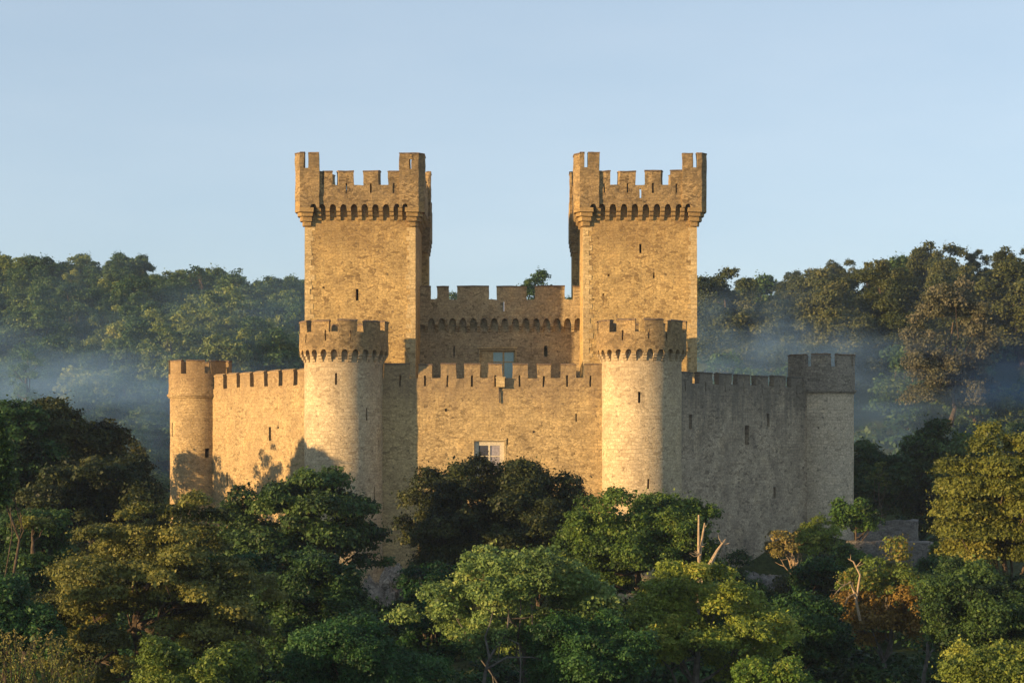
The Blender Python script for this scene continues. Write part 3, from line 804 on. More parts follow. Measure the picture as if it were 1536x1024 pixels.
def leaves_mesh(name, P, N, size, tint, mat, aspect=0.62, rng=None):
    """one diamond leaf for each point, lying across its normal"""
    n = len(P)
    r = rng.normal(size=(n, 3)); T = np.cross(N, r); T /= np.linalg.norm(T, axis=1, keepdims=True) + 1e-9
    B = np.cross(N, T)
    s = size[:, None] * .5
    bend = N * s * rng.uniform(-.35, .35, (n, 1))
    V = np.stack([P - T * s, P + B * s * aspect + bend, P + T * s, P - B * s * aspect + bend], 1).reshape(-1, 3)
    me = bpy.data.meshes.new(name)
    me.vertices.add(4 * n); me.vertices.foreach_set('co', V.astype(np.float32).ravel())
    me.loops.add(4 * n); me.loops.foreach_set('vertex_index', np.arange(4 * n, dtype=np.int32))
    me.polygons.add(n); me.polygons.foreach_set('loop_start', np.arange(0, 4 * n, 4, dtype=np.int32))
    at = me.attributes.new('tint', 'FLOAT', 'FACE'); at.data.foreach_set('value', np.clip(tint, 0, 1).astype(np.float32))
    me.materials.append(mat); me.update(calc_edges=True)
    return me

def puff_leaves(rng, puffs, L, cov, flat=0.8, up=0.35, tint_puff=.22, tint_leaf=.15, shell_=0.45, tints=None):
    Ps, Ns, Ts = [], [], []
    for k, (c, r) in enumerate(puffs):
        n = max(12, int(cov * 12.57 * r * r / (.31 * L * L)))
        d = rng.normal(size=(n, 3)); d /= np.linalg.norm(d, axis=1, keepdims=True)
        d[:, 2] = np.where(d[:, 2] < -.35, -d[:, 2], d[:, 2])
        lump = 1 + .22 * np.sin(d[:, 0] * 5 + c[0] * 3) * np.sin(d[:, 1] * 5 + c[1] * 3) + .15 * np.sin(d[:, 2] * 8 + c[2] * 5)
        rr = r * lump * (1 - shell_ + shell_ * np.sqrt(rng.random(n)))
        stray = rng.random(n) < .10
        rr = np.where(stray, rr * rng.uniform(1.05, 1.6, n), rr)
        p = c + d * rr[:, None] * np.array([1, 1, flat])
        nn = d * .75 + rng.normal(size=(n, 3)) * .55 + np.array([0, 0, up])
        nn /= np.linalg.norm(nn, axis=1, keepdims=True)
        base = (rng.normal(.45, tint_puff) if tints is None else tints[k])
        Ps.append(p); Ns.append(nn); Ts.append(base + rng.normal(0, tint_leaf, n))
    return np.concatenate(Ps), np.concatenate(Ns), np.concatenate(Ts)

def crown_puffs(rng, c, rx, ry, rz, n, pr, low=-0.55, inner=.25, lump=.25, seed=0.0, lobes=0):
    out = []
    if lobes:                                        # big boughs, each carrying its own cluster of foliage, with gaps between
        k = 0; L_ = []
        while len(L_) < lobes and k < 4000:
            k += 1; d = rng.normal(size=3); d /= np.linalg.norm(d)
            if d[2] < low or any(np.dot(d, e) > math.cos(1.5 / math.sqrt(lobes) * 1.15) for e, _, _ in L_): continue
            L_.append((d, rng.uniform(.56, .82), rng.uniform(.24, .40)))
        w = np.array([q[2] ** 2 for q in L_]); w /= w.sum()
        R = np.array([rx, ry, rz])
        for k in range(int(n * .8)):
            d, f, s_ = L_[rng.choice(len(L_), p=w)]
            e = rng.normal(size=3); e /= np.linalg.norm(e); e[2] = e[2] * .8 + .12
            r = pr * rng.uniform(.55, 1.15)
            p = np.array(c) + d * R * f + e * s_ * min(rx, rz * 1.3) * rng.uniform(.55, 1.0)
            out.append((p, r))
    while len(out) < n:
        d = rng.normal(size=3); d /= np.linalg.norm(d)
        if d[2] < low: continue
        f = 1 + lump * noise.noise(Vector((d[0] * 1.7 + seed, d[1] * 1.7, d[2] * 1.7)))
        f *= rng.uniform(.15, .6) if rng.random() < inner else rng.uniform(.72, 1.0)
        r = pr * rng.uniform(.6, 1.3)
        v = np.array([max(rx - r * .8, .2), max(ry - r * .8, .2), max(rz - r * .65, .2)])
        out.append((np.array(c) + d * v * f, r))
    return out

def trunk_mesh(name, rng, base, top, r0, targets, mat, limb_r=.35, sag=.1):
    mb = MB(); base = np.array(base, float); top = np.array(top, float)
    pts = []; rad = []; K = 7
    off = rng.normal(size=2) * .05 * np.linalg.norm(top - base)
    for k in range(K):
        t = k / (K - 1); p = base + (top - base) * t
        p[:2] += off * math.sin(t * 3.1416) + rng.normal(size=2) * .02 * np.linalg.norm(top - base) * (t > 0)
        pts.append(tuple(p)); rad.append(r0 * (1.35 if k == 0 else 1) * (1 - .72 * t))
    tube(mb, pts, rad, 8)
    for q in targets:
        k = rng.integers(2, K - 1); s = np.array(pts[k]); q = np.array(q); mid = s * .5 + q * .5
        ln = np.linalg.norm(q - s); mid = mid + rng.normal(size=3) * .10 * ln + np.array([0, 0, -sag * ln])
        cp = [tuple((1 - t) ** 2 * s + 2 * t * (1 - t) * mid + t * t * q + rng.normal(size=3) * .025 * ln * (0 < t < 1)) for t in np.linspace(0, 1, 6)]
        rr = rad[k] * limb_r * 1.4
        tube(mb, cp, list(np.linspace(rr, max(.025, rr * .18), 6)), 6)
        if ln > 2:                                   # a side branch
            s2 = np.array(cp[3]); q2 = s2 + rng.normal(size=3) * .14 * ln
            tube(mb, [tuple(s2), tuple(s2 * .5 + q2 * .5 + rng.normal(size=3) * .04 * ln), tuple(q2)], [rr * .45, rr * .3, .02], 5)
    me_o = mb.build(name, mat, None, wob=0); me = me_o.data
    COL.objects.unlink(me_o); bpy.data.objects.remove(me_o)
    return me

def tree(name, px, Y, top, bot, width, mat, label, cat='tree', group=None, seed=1, L=.2, pr=1.1, n=110, cov=.55, low=-.55,
         bark='bark', limbs=14, flat=.8, inner=.25, lump=.3, depth=.85, lean=0.0, up=.35, r0=None, tints=None, layers=None, base_z=None, extra=None, shell_=.45, sag=.1):
    rng = np.random.default_rng(seed)
    x = PX(px, Y); zb = H(x, Y) if base_z is None else base_z
    ztop, zbot = PZ(top, Y), PZ(bot, Y)
    L *= .72 if Y < 92 else .76 if Y < 150 else .85
    if name != 'shrub': width *= 1.08; n = int(n * 1.3); cov *= 1.25; inner = min(.35, inner + .08); low = min(low, -.8)
    rx = width / 2 / F * Y; rz = (ztop - zbot) / 2; cz = (ztop + zbot) / 2 - zb
    root = tag(empty(name, (x - lean, Y, zb - .1)), label, cat, group)
    c = (lean, 0, cz)
    puffs = crown_puffs(rng, c, rx, rx * depth, rz, n, pr, low, inner, lump, seed * 3.7, lobes=0 if name in ('shrub', 'cypress_tree') else (9 if name == 'bush' else 17))
    if layers:                                       # gather foliage into flattish tiers
        puffs = [(np.array([p[0], p[1], cz + (round((p[2] - cz) / layers) * layers + (p[2] - cz) * .3) * .8]), r) for p, r in puffs]
    if extra:
        for dx, dz, dy, r in extra: puffs.append((np.array([lean + dx / F * Y, dy, PZ(dz, Y) - zb]), r))
    tt = None
    if tints: tt = [tints(p[0] - c[0], p[1], p[2] - c[2], rx, rz, rng) for p, _ in puffs]
    P, N, T = puff_leaves(rng, puffs, L, cov, flat, up, tints=tt, shell_=shell_)
    me = leaves_mesh('crown', P, N, L * np.clip(np.exp(rng.normal(-.08, .42, len(P))), .35, 2.3), T, LM[mat], rng=rng)
    link(bpy.data.objects.new('crown', me), root)
    sel = rng.choice(len(puffs), min(limbs, len(puffs)), replace=False)
    tm = trunk_mesh('trunk', rng, (0, 0, -.6), (lean, 0, cz + rz * .35), r0 or max(.12, rx * .07), [puffs[k][0] for k in sel], M[bark], sag=sag)
    link(bpy.data.objects.new('trunk', tm), root)
    return root

# ---- trees close to the viewer, one by one
tree('broadleaf_tree', 222, 86, 770, 1040, 345, 'olive', 'big olive green spreading tree in front of the left round tower', seed=11, L=.2, pr=1.05, n=150, cov=.55, limbs=30, flat=.62, layers=.9, bark='bark', lump=.6,
     extra=[(-10, 762, 0, .7), (30, 768, .5, .7), (-85, 800, 0, .9), (-120, 860, 0, 1.1)])
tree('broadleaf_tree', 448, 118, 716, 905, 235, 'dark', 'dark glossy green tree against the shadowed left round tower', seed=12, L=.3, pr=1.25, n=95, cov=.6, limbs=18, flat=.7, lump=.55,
     extra=[(50, 722, 0, 1.5), (95, 800, 0, 1.5), (112, 803, 0, 1.2), (-85, 745, 0, 1.2), (-112, 775, 0, 1.1), (70, 750, .5, 1.0)])
tree('oak_tree', 733, 126, 690, 895, 310, 'oak', 'wide dark brown oak with a domed crown in front of the central wall', seed=13, L=.24, pr=1.35, n=170, cov=.7, low=-.7, limbs=20, flat=.85, inner=.3, lump=.18)
tree('broadleaf_tree', 765, 82, 815, 1000, 300, 'light', 'light green open tree with pale bare boughs below the dark oak', seed=14, L=.19, pr=.8, n=95, cov=.42, low=-.35, limbs=13, bark='greybark', flat=.75, inner=.12, lump=.5, r0=.2, sag=0.02)
tree('broadleaf_tree', 962, 116, 738, 900, 240, 'green', 'bright mid green tree with rounded leaf clumps below the lit round tower', seed=15, L=.23, pr=1.05, n=120, cov=.72, limbs=14, flat=.9, lump=.35,
     extra=[(-45, 745, 0, .75), (75, 765, 0, 1.0), (105, 770, 0, .8), (-110, 830, 0, 1.0), (-80, 760, 0, 1.0), (-95, 790, 0, 1.0)])
tree('broadleaf_tree', 1048, 84, 838, 1040, 235, 'yellow', 'yellow green tree beneath the two bare broken stems', seed=16, L=.18, pr=.75, n=125, cov=.46, limbs=12, bark='greybark', flat=.8, lump=.45, inner=.15)
tree('bush', 545, 74, 925, 1060, 240, 'bush', 'blue green leafy bush at the bottom edge left of the light green tree', 'bush', seed=17, L=.15, pr=.75, n=110, cov=.55, limbs=6, lump=.3)
tree('broadleaf_tree', 1330, 104, 822, 990, 150, 'rust', 'green topped tree with rust orange lower leaves and bare side branches', seed=18, L=.2, pr=.75, n=85, cov=.38, low=-.8, limbs=14, bark='greybark', lump=.65, inner=.2, r0=.2,
     tints=lambda x, y, z, rx, rz, r: (1.0 if z > rz * .25 else .35 if z > -rz * .5 else .15) + r.normal(0, .12))
tree('broadleaf_tree', 1505, 100, 638, 890, 175, 'gold', 'tall golden olive tree cut by the right edge', seed=19, L=.2, pr=1.0, n=150, cov=.58, limbs=20, flat=.75, layers=1.3, lump=.4,
     extra=[(-62, 740, 0, 1.0), (-45, 700, 0, 1.0), (-55, 790, 0, .9), (-20, 650, 0, 1.0)])
tree('broadleaf_tree', 1465, 88, 835, 1010, 185, 'dark', 'mid green leafy tree below the golden olive tree', seed=20, L=.18, pr=.85, n=110, cov=.55, limbs=12, lump=.35)
tree('bush', 1490, 66, 958, 1060, 150, 'green', 'bright green bush in the bottom right corner', 'bush', seed=21, L=.14, pr=.65, n=80, cov=.6, limbs=5, lump=.35)
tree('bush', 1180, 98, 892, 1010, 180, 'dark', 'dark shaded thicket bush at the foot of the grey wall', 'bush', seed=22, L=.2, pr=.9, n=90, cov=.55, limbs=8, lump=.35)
tree('bush', 880, 78, 905, 1050, 170, 'bush', 'dim green bush between the light green and the yellow green trees', 'bush', seed=23, L=.16, pr=.75, n=95, cov=.55, limbs=6, lump=.35)
tree('bush', 1165, 76, 975, 1060, 140, 'yellow', 'small sunlit yellow green bush at the bottom edge under the thicket', 'bush', seed=24, L=.16, pr=.5, n=50, cov=.45, limbs=6, lump=.4)
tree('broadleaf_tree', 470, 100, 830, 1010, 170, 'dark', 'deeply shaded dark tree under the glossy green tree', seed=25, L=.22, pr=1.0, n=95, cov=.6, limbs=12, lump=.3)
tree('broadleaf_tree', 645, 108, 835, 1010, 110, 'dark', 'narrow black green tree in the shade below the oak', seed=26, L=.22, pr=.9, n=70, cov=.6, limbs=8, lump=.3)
# left edge
tree('broadleaf_tree', 102, 140, 592, 790, 165, 'oak', 'dark brown green tree rising out of the mist by the left edge', seed=31, L=.3, pr=1.4, n=120, cov=.62, limbs=16, lump=.35, low=-.8)
tree('broadleaf_tree', 38, 136, 600, 800, 130, 'dark', 'tall blackish tree standing in the mist beside the left edge', seed=32, L=.3, pr=1.3, n=110, cov=.6, limbs=12, lump=.35, low=-.9)
tree('cypress_tree', -8, 84, 592, 790, 36, 'dark', 'slim black green cypress cut by the left edge', seed=33, L=.2, pr=.7, n=45, cov=.7, limbs=4, low=-.95, lump=.2)
tree('broadleaf_tree', 150, 128, 690, 850, 210, 'oak', 'shadowy dark tree behind the big olive tree', seed=34, L=.28, pr=1.2, n=100, cov=.6, limbs=12, lump=.35, low=-.9)
tree('broadleaf_tree', 45, 102, 768, 930, 150, 'dark', 'almost black tree with a few golden sprays at the left edge', seed=35, L=.22, pr=1.0, n=95, cov=.6, limbs=4, lump=.35, low=-.9)
tree('bush', 22, 78, 862, 1010, 130, 'bush', 'deep blue green bush at the left edge above the reeds', 'bush', seed=36, L=.17, pr=.75, n=80, cov=.6, limbs=5, lump=.35)
tree('shrub', 50, 96, 768, 800, 75, 'gold', 'sprays coloured gold for the sunlit leaves of the almost black tree', 'shrub', seed=37, L=.18, pr=.38, n=22, cov=.6, limbs=3, base_z=PZ(812, 96), lump=.5, flat=.5)  # sunlight on the dark tree, put in as separate golden foliage
tree('bush', 290, 70, 955, 1060, 190, 'green', 'dusky green bush along the bottom edge under the big olive tree', 'bush', seed=38, L=.15, pr=.6, n=80, cov=.5, limbs=5, lump=.35)
# right end of the castle
tree('shrub', 1180, 153, 786, 848, 70, 'straw', 'golden leaning tree with a twisted trunk against the grey wall', 'shrub', seed=41, L=.24, pr=.65, n=26, cov=.42, limbs=22, bark='deadwood', lean=-1.4, lump=.4, base_z=PZ(888, 153), r0=.22)
tree('shrub', 1228, 146, 774, 850, 72, 'yellow', 'yellow green bushy shrub in front of the right round tower', 'shrub', seed=42, L=.24, pr=.7, n=36, cov=.55, limbs=10, lump=.4, base_z=PZ(880, 146))
tree('broadleaf_tree', 1285, 152, 746, 805, 66, 'green', 'small dark round headed tree beside the foot of the right round tower', seed=43, L=.24, pr=.75, n=36, cov=.6, limbs=10, lump=.4, base_z=PZ(835, 152))
tree('bush', 1225, 128, 838, 900, 90, 'dark', 'dim green shrub under the yellow green shrub', 'bush', seed=44, L=.22, pr=.8, n=45, cov=.55, limbs=6, lump=.4)
tree('bush', 1405, 112, 868, 960, 90, 'green', 'dull green bush beside the rusty tree', 'bush', seed=45, L=.2, pr=.75, n=50, cov=.5, limbs=6, lump=.4)
tree('conifer_tree', 1400, 186, 622, 820, 110, 'dark', 'dark blue green rounded conifer behind the terrace walls', seed=46, L=.34, pr=1.5, n=110, cov=.65, limbs=6, low=-.95, lump=.2)
tree('broadleaf_tree', 1310, 182, 655, 800, 80, 'hillA', 'dark shaded tree with a few sunny leaves right of the castle', seed=47, L=.34, pr=1.3, n=70, cov=.6, limbs=8, low=-.9, lump=.35)
tree('shrub', 1318, 172, 690, 750, 50, 'gold', 'spray coloured gold for the sunny leaves of the dark tree right of the castle', 'shrub', seed=48, L=.26, pr=.55, n=14, cov=.4, limbs=8, lump=.5)  # lit branches of that tree, their light put into golden leaf colour
tree('broadleaf_tree', 1452, 178, 640, 830, 90, 'hillA', 'dark tree between the conifer and the golden olive tree', seed=49, L=.34, pr=1.4, n=80, cov=.6, limbs=8, low=-.9, lump=.3)

tree('broadleaf_tree', 116, 162, 640, 800, 120, 'hillA', 'dim tree lost in the mist behind the dark brown green tree', seed=51, L=.30, pr=1.1, n=60, cov=.26, limbs=8, low=-.9, lump=.45)
tree('broadleaf_tree', 158, 151, 612, 790, 120, 'oak', 'dark tree with a ragged top closest to the left round tower', seed=52, L=.26, pr=.8, n=60, cov=.24, limbs=8, low=-.9, lump=.6)
for k, (px_, Y_, tp, wd, mt, lb) in enumerate([(262, 130, 782, 130, 'dark', 'dark bush at the foot of the left round tower'), (390, 134, 812, 120, 'oak', 'dusky bush behind the dark glossy green tree'),
        (668, 136, 838, 110, 'dark', 'dark bush behind the left flank of the oak'), (810, 137, 800, 130, 'oak', 'dusky bush behind the right flank of the oak'),
        (905, 133, 800, 120, 'dark', 'dark bush behind the bright mid green tree'), (1075, 134, 812, 110, 'dark', 'dark bush right of the bright mid green tree'),
        (1128, 139, 868, 80, 'dark', 'low dark bush just left of the golden leaning tree'), (330, 108, 830, 170, 'dark', 'deeply shaded bush between the olive tree and the glossy green tree'),
        (1215, 110, 902, 110, 'dark', 'shaded bush left of the rusty tree'),
        (1265, 138, 818, 80, 'green', 'dull green bush in front of the left end of the retaining wall'), (1390, 130, 838, 120, 'dark', 'dark bush in front of the long retaining wall'),
        (1452, 140, 790, 70, 'oak', 'dusky bush at the right end of the retaining wall'), (1330, 122, 848, 100, 'dark', 'shaded bush behind the rusty tree'),
        (1180, 140, 858, 70, 'oak', 'low dusky bush at the foot of the golden leaning tree'),
        (1425, 145, 808, 70, 'green', 'dull green bush growing against the right part of the retaining wall'), (1040, 104, 868, 130, 'dark', 'shaded bush behind the yellow green tree')]):
    tree('bush', px_, Y_, tp, tp + 110, wd, mt, lb, 'bush', seed=60 + k, L=.24, pr=.95, n=50, cov=.55, limbs=5, lump=.35)

# ---- bare stems and branches
def snag(name, paths, mat, label, cat='dead tree'):
    mb = MB(); p0 = paths[0][0][0]
    root_loc = Vector((PX(p0[0], p0[2]), p0[2], PZ(p0[1], p0[2])))
    srng = np.random.default_rng(len(label))
    for pts, r0, r1 in paths:
        r0 *= .8; r1 *= .65
        q = [(PX(a, Y) - root_loc.x, Y - root_loc.y, PZ(b, Y) - root_loc.z) for a, b, Y in pts]
        tube(mb, q, list(np.linspace(r0, r1, len(q))), 7)
        for k in range(5):                           # snapped side twigs
            i_ = srng.integers(1, len(q)); a_ = np.array(q[i_]) * .6 + np.array(q[i_ - 1]) * .4
            d_ = srng.normal(size=3); d_[2] = abs(d_[2]); d_ *= srng.uniform(.25, .8) / np.linalg.norm(d_)
            tube(mb, [tuple(a_), tuple(a_ + d_ * .5 + srng.normal(size=3) * .05), tuple(a_ + d_)], [r1 * .4 + .012, r1 * .25 + .01, .008], 5)
    o = mb.build(name, M[mat], None, wob=.03); o.location = root_loc
    return tag(o, label, cat)
snag('dead_tree', [([(1047, 905, 96), (1049, 860, 96), (1048, 815, 96), (1048, 772, 96)], .16, .08), ([(1049, 840, 96), (1054, 805, 96.3), (1057, 784, 96.4)], .11, .07)], 'deadwood', 'broken upright bare stems standing above the yellow green tree')
snag('dead_tree', [([(1046, 890, 97), (1066, 845, 97), (1076, 826, 97.3), (1088, 808, 97.6)], .24, .07)], 'deadwood', 'single bare broken stem slanting right above the yellow green tree')
snag('dead_tree', [([(1383, 1080, 92), (1386, 1010, 92), (1392, 985, 92), (1391, 960, 92), (1394, 940, 92), (1388, 928, 92)], .18, .06), ([(1387, 1000, 92), (1398, 975, 92.4), (1408, 968, 92.8)], .1, .04)], 'greybark', 'pale bare crooked trunk below the dull green bush')
snag('dead_tree', [([(1290, 930, 101), (1282, 890, 101), (1276, 872, 101), (1262, 880, 100.5), (1252, 890, 100)], .12, .03), ([(1282, 890, 101), (1272, 895, 100.6), (1265, 912, 100.3)], .07, .025), ([(1284, 900, 101), (1290, 862, 101), (1280, 842, 101), (1272, 838, 101)], .1, .05)], 'deadwood', 'bare forked branches sticking out left of the rusty tree')
snag('dead_tree', [([(722, 1060, 78), (728, 1010, 78), (735, 985, 78), (760, 945, 78.5), (766, 900, 79), (774, 880, 79.5)], .13, .03), ([(728, 1005, 78), (760, 985, 77.5), (800, 985, 77.4), (840, 1000, 77)], .08, .02), ([(735, 985, 78), (728, 955, 78), (735, 935, 78), (742, 905, 78.5)], .09, .02), ([(760, 945, 78.5), (750, 965, 78), (748, 990, 78)], .05, .02), ([(780, 1040, 77), (782, 990, 77), (778, 965, 77), (764, 958, 77.2)], .06, .02)], 'greybark', 'tangle of pale bare boughs under the light green tree')

# ---- reed clumps in the lower left corner
def reeds(px, py, Y, n, h, spread, seed, label):
    rng = np.random.default_rng(seed); x = PX(px, Y); z = PZ(py, Y)
    root = tag(empty('reed_clump', (x, Y, z)), label, 'reeds', 'reed clumps in the lower left corner')
    st = MB(); P, N, S, T = [], [], [], []
    for k in range(n):
        a = rng.uniform(0, 6.28); lean = rng.uniform(.1, .6) * h * .6; hh = h * rng.uniform(.6, 1.1)
        b = np.array([math.cos(a), math.sin(a), 0]) * rng.uniform(0, spread)
        q = [b + np.array([math.cos(a) * lean * t * t, math.sin(a) * lean * t * t, hh * t]) for t in np.linspace(0, 1, 5)]
        tube(st, [tuple(v) for v in q], [.03, .025, .02, .015, .008], 4)
        for t in np.linspace(.25, 1, 46):                       # leafy plume along the stem
            p = b + np.array([math.cos(a) * lean * t * t, math.sin(a) * lean * t * t, hh * t]) + rng.normal(size=3) * .05
            P.append(p); nn = rng.normal(size=3); N.append(nn / np.linalg.norm(nn)); S.append(rng.uniform(.09, .2)); T.append(t * .9 + rng.normal(0, .1))
    st_o = st.build('stem', M['bark'], root, wob=0)
    me = leaves_mesh('plume', np.array(P), np.array(N), np.array(S), np.array(T), LM['reed'], aspect=.3, rng=rng)
    link(bpy.data.objects.new('plume', me), root)
reeds(25, 1050, 62, 26, 2.6, .8, 1, 'tall golden reed clump at the left end of the bottom edge')
reeds(75, 1055, 61, 22, 2.4, .7, 2, 'reed clump with upright plumes beside the tallest reeds')
reeds(115, 1060, 60, 12, 1.9, .6, 3, 'short sparse reed clump nearest the big olive tree')

# ---- undergrowth (uncountable)
rng = np.random.default_rng(5)
puffs = []
for k in range(1500):
    Y = rng.uniform(56, 150); px = rng.uniform(-120, 1660); x = PX(px, Y)
    if Y > 140 and abs(x) < 26: continue
    r = rng.uniform(.6, 1.5) * (0.7 + Y / 250)
    puffs.append((np.array([x, Y, H(x, Y) + rng.uniform(-.1, .9)]), r))
P, N, T = puff_leaves(rng, puffs, .34, .5)
me = leaves_mesh('undergrowth', P, N, .34 * rng.uniform(.6, 1.3, len(P)), T, LM['dark'], rng=rng)
tag(link(bpy.data.objects.new('undergrowth', me)), 'tangled dark undergrowth covering the slope between the trees', 'undergrowth', kind='stuff')
puffs = []
for k in range(1500):
    Y = rng.uniform(196, 460); px = rng.uniform(-120, 1660)
    if 470 < px < 1030: continue
    x = PX(px, Y); puffs.append((np.array([x, Y, H(x, Y) + rng.uniform(0, 1.6)]), rng.uniform(1.5, 3.2)))
P, N, T = puff_leaves(rng, puffs, .95, .45)
me = leaves_mesh('undergrowth', P, N, .95 * rng.uniform(.6, 1.3, len(P)), T, LM['hillA'], rng=rng)
tag(link(bpy.data.objects.new('undergrowth', me)), 'low woodland undergrowth on the misty hillsides', 'undergrowth', kind='stuff')

puffs = []
for k in range(2600):                                # the wood goes on beyond both edges of the view and behind the castle
    px = rng.choice([rng.uniform(-700, -75), rng.uniform(1612, 2300), rng.uniform(480, 1030)], p=[.38, .42, .20])
    Y = rng.uniform(204, 430 if px < 700 else 285); x = PX(px, Y)
    if 480 <= px <= 1030: Y = rng.uniform(230, 400); x = PX(px, Y)
    hz = rng.uniform(1.0, 6.0 if 480 <= px <= 1030 else 9.5)
    if 480 <= px <= 1030 and HZ - (H(x, Y) + hz + 3) / Y * F < 462: continue
    puffs.append((np.array([x, Y, H(x, Y) + hz]), rng.uniform(1.8, 3.4)))
P, N, T = puff_leaves(rng, puffs, .95, .5)
me = leaves_mesh('woodland', P, N, .95 * rng.uniform(.6, 1.3, len(P)), T, LM['hillA'], rng=rng)
tag(link(bpy.data.objects.new('woodland', me)), 'continuous dense wood on the lower hillsides behind the castle', 'woodland', kind='stuff')

# ---- wooded hills: every crown is a tree of its own
def proto(seed, mat, w, h, pr, n, L=.5, cov=.75, lump=.35, low=-.85, flat=.85, bark='bark'):
    rng = np.random.default_rng(seed)
    rz = h * .44; c = (0, 0, h - rz)
    puffs = crown_puffs(rng, c, w, w, rz, n, pr, low, .25, lump, seed * 1.9, lobes=8)
    for k in range(n // 4):                          # low skirt of boughs and saplings round the foot
        a = rng.uniform(0, 6.28); q = w * rng.uniform(.25, .85)
        puffs.append((np.array([math.cos(a) * q, math.sin(a) * q, h * rng.uniform(.06, .38)]), pr * rng.uniform(.7, 1.2)))
    P, N, T = puff_leaves(rng, puffs, L, cov, flat)
    cm = leaves_mesh('crown', P, N, L * rng.uniform(.6, 1.35, len(P)), T, LM[mat], rng=rng)
    tm = trunk_mesh('trunk', rng, (0, 0, -1.5), (0, 0, h - rz * .7), .38, [puffs[k][0] for k in range(8)], M[bark])
    return cm, tm
PR = {
 'A': [proto(s, 'hillA', w, h, 1.5, n) for s, w, h, n in ((101, 5.2, 12, 52), (102, 4.4, 13, 46), (103, 6.0, 11.5, 60))],
 'B': [proto(s, 'hillB', w, h, 1.4, n) for s, w, h, n in ((111, 5.0, 11, 52), (112, 5.8, 12, 60), (113, 4.2, 10, 44))],
 'C': [proto(s, 'hillC', w, h, 1.4, n, L=.40) for s, w, h, n in ((121, 5.6, 14, 90), (122, 6.4, 15, 105), (123, 5.0, 14, 80))],
 'S': [proto(s, 'hillA', w, h, 1.0, n, cov=.4, lump=.6) for s, w, h, n in ((131, 3.6, 13, 26), (132, 2.8, 11, 18))],
}
hrng = random.Random(3)
NH = [0]
def put(kind, x, Y, sc, label, group, base=None, name='woodland_tree', which=None, zs=1.0):
    cm, tm = PR[kind][hrng.randrange(len(PR[kind])) if which is None else which]
    r = tag(empty(name, (x, Y, (H(x, Y) if base is None else base))), label, 'tree', group)
    r.rotation_euler = (0, 0, hrng.uniform(0, 6.28)); r.scale = (sc * hrng.uniform(.82, 1.22), sc * hrng.uniform(.82, 1.22), sc * zs)
    link(bpy.data.objects.new('crown', cm), r); link(bpy.data.objects.new('trunk', tm), r); NH[0] += 1
    return r
def skyline(px):                                   # castle roofline in front of the hill, photo rows
    if 457 < px < 640 or 866 < px < 1045: return 230
    if 640 <= px <= 866: return 452
    if 256 < px <= 457: return 560
    if 1045 <= px < 1280: return 560
    return 2000
LB = {'A': ('dark green broadleaf tree in the wood on the left hillside', 'dark broadleaf trees on the left hillside'),
      'B': ('lighter green round crowned tree on the misty left hillside', 'light green trees on the left hillside'),
      'S': ('thin crowned tree on the crest of the left hill', 'thin trees on the left crest')}
RB = {'A': ('dark blue green tree in the misty dip right of the castle', 'dark trees in the dip right of the castle'),
      'B': ('light green bushy tree at the foot of the right hill', 'light green trees at the foot of the right hill'),
      'C': ('tall olive brown tree in the wood on the right hill', 'olive brown trees on the right hill')}
CRX = [-80, 0, 40, 70, 110, 160, 212, 228, 275, 300, 330, 345, 360, 375, 400, 455, 480, 640, 770, 866, 1040, 1046, 1090, 1130, 1155, 1190, 1230, 1250, 1300, 1340, 1360, 1390, 1440, 1452, 1480, 1520, 1600]
CRY = [372, 374, 386, 384, 387, 383, 386, 412, 404, 400, 398, 415, 412, 417, 412, 405, 410, 440, 447, 440, 430, 426, 408, 416, 420, 404, 402, 388, 384, 388, 374, 370, 372, 378, 370, 362, 350]
Y = 206.0
while Y < 436:
    px = -70 + hrng.uniform(0, 30)
    while px < 1610:
        step = (5.6 if px < 700 else 7.4) * (0.8 + Y / 900)
        dpx = step / Y * F * hrng.uniform(.75, 1.3)
        px += dpx
        if px >= 1610: break
        Yj = Y + hrng.uniform(-5, 5); x = PX(px, Yj)
        ridge = np.interp(px, _rx, _ry)
        if Yj > ridge + 6: continue
        zt = H(x, Yj) + 12; py = HZ - zt / Yj * F
        if py > skyline(px) - 4: continue
        if 470 < px < 1040 and Yj < 400: continue
        if px < 700:
            kind = 'B' if (120 < px < 470 and 255 < Yj < 330 and hrng.random() < .75) or hrng.random() < .16 else 'A'
            lab = LB[kind]; sc = hrng.uniform(.72, 1.1)
        else:
            kind = 'B' if Yj < 228 and hrng.random() < .4 else ('A' if Yj < 240 else ('C' if hrng.random() < .8 else 'A'))
            lab = RB[kind]; sc = hrng.uniform(.8, 1.2)
            if 1335 < px < 1450 and 207 < Yj < 219: continue      # misty clearing
            if Yj < 224: sc *= .7
        if Yj < 225 and px < 700: sc *= .75
        crest = np.interp(px, CRX, CRY); hz = H(x, Yj); hk = {'A': 12.2, 'B': 11, 'C': 14.3, 'S': 12}[kind]
        if Yj > ridge - 14: sc = min(1.35, max(.6, ((HZ - crest - hrng.uniform(0, 10)) / F * Yj - hz) / hk))
        top = HZ - (hz + hk * sc) / Yj * F
        if top < crest:
            sc *= ((HZ - crest) / F * Yj - hz) / (hk * sc)
            if sc < .45: continue
        put(kind, x, Yj, sc, lab[0], lab[1])
    Y += 13.0 * (0.75 + Y / 900)
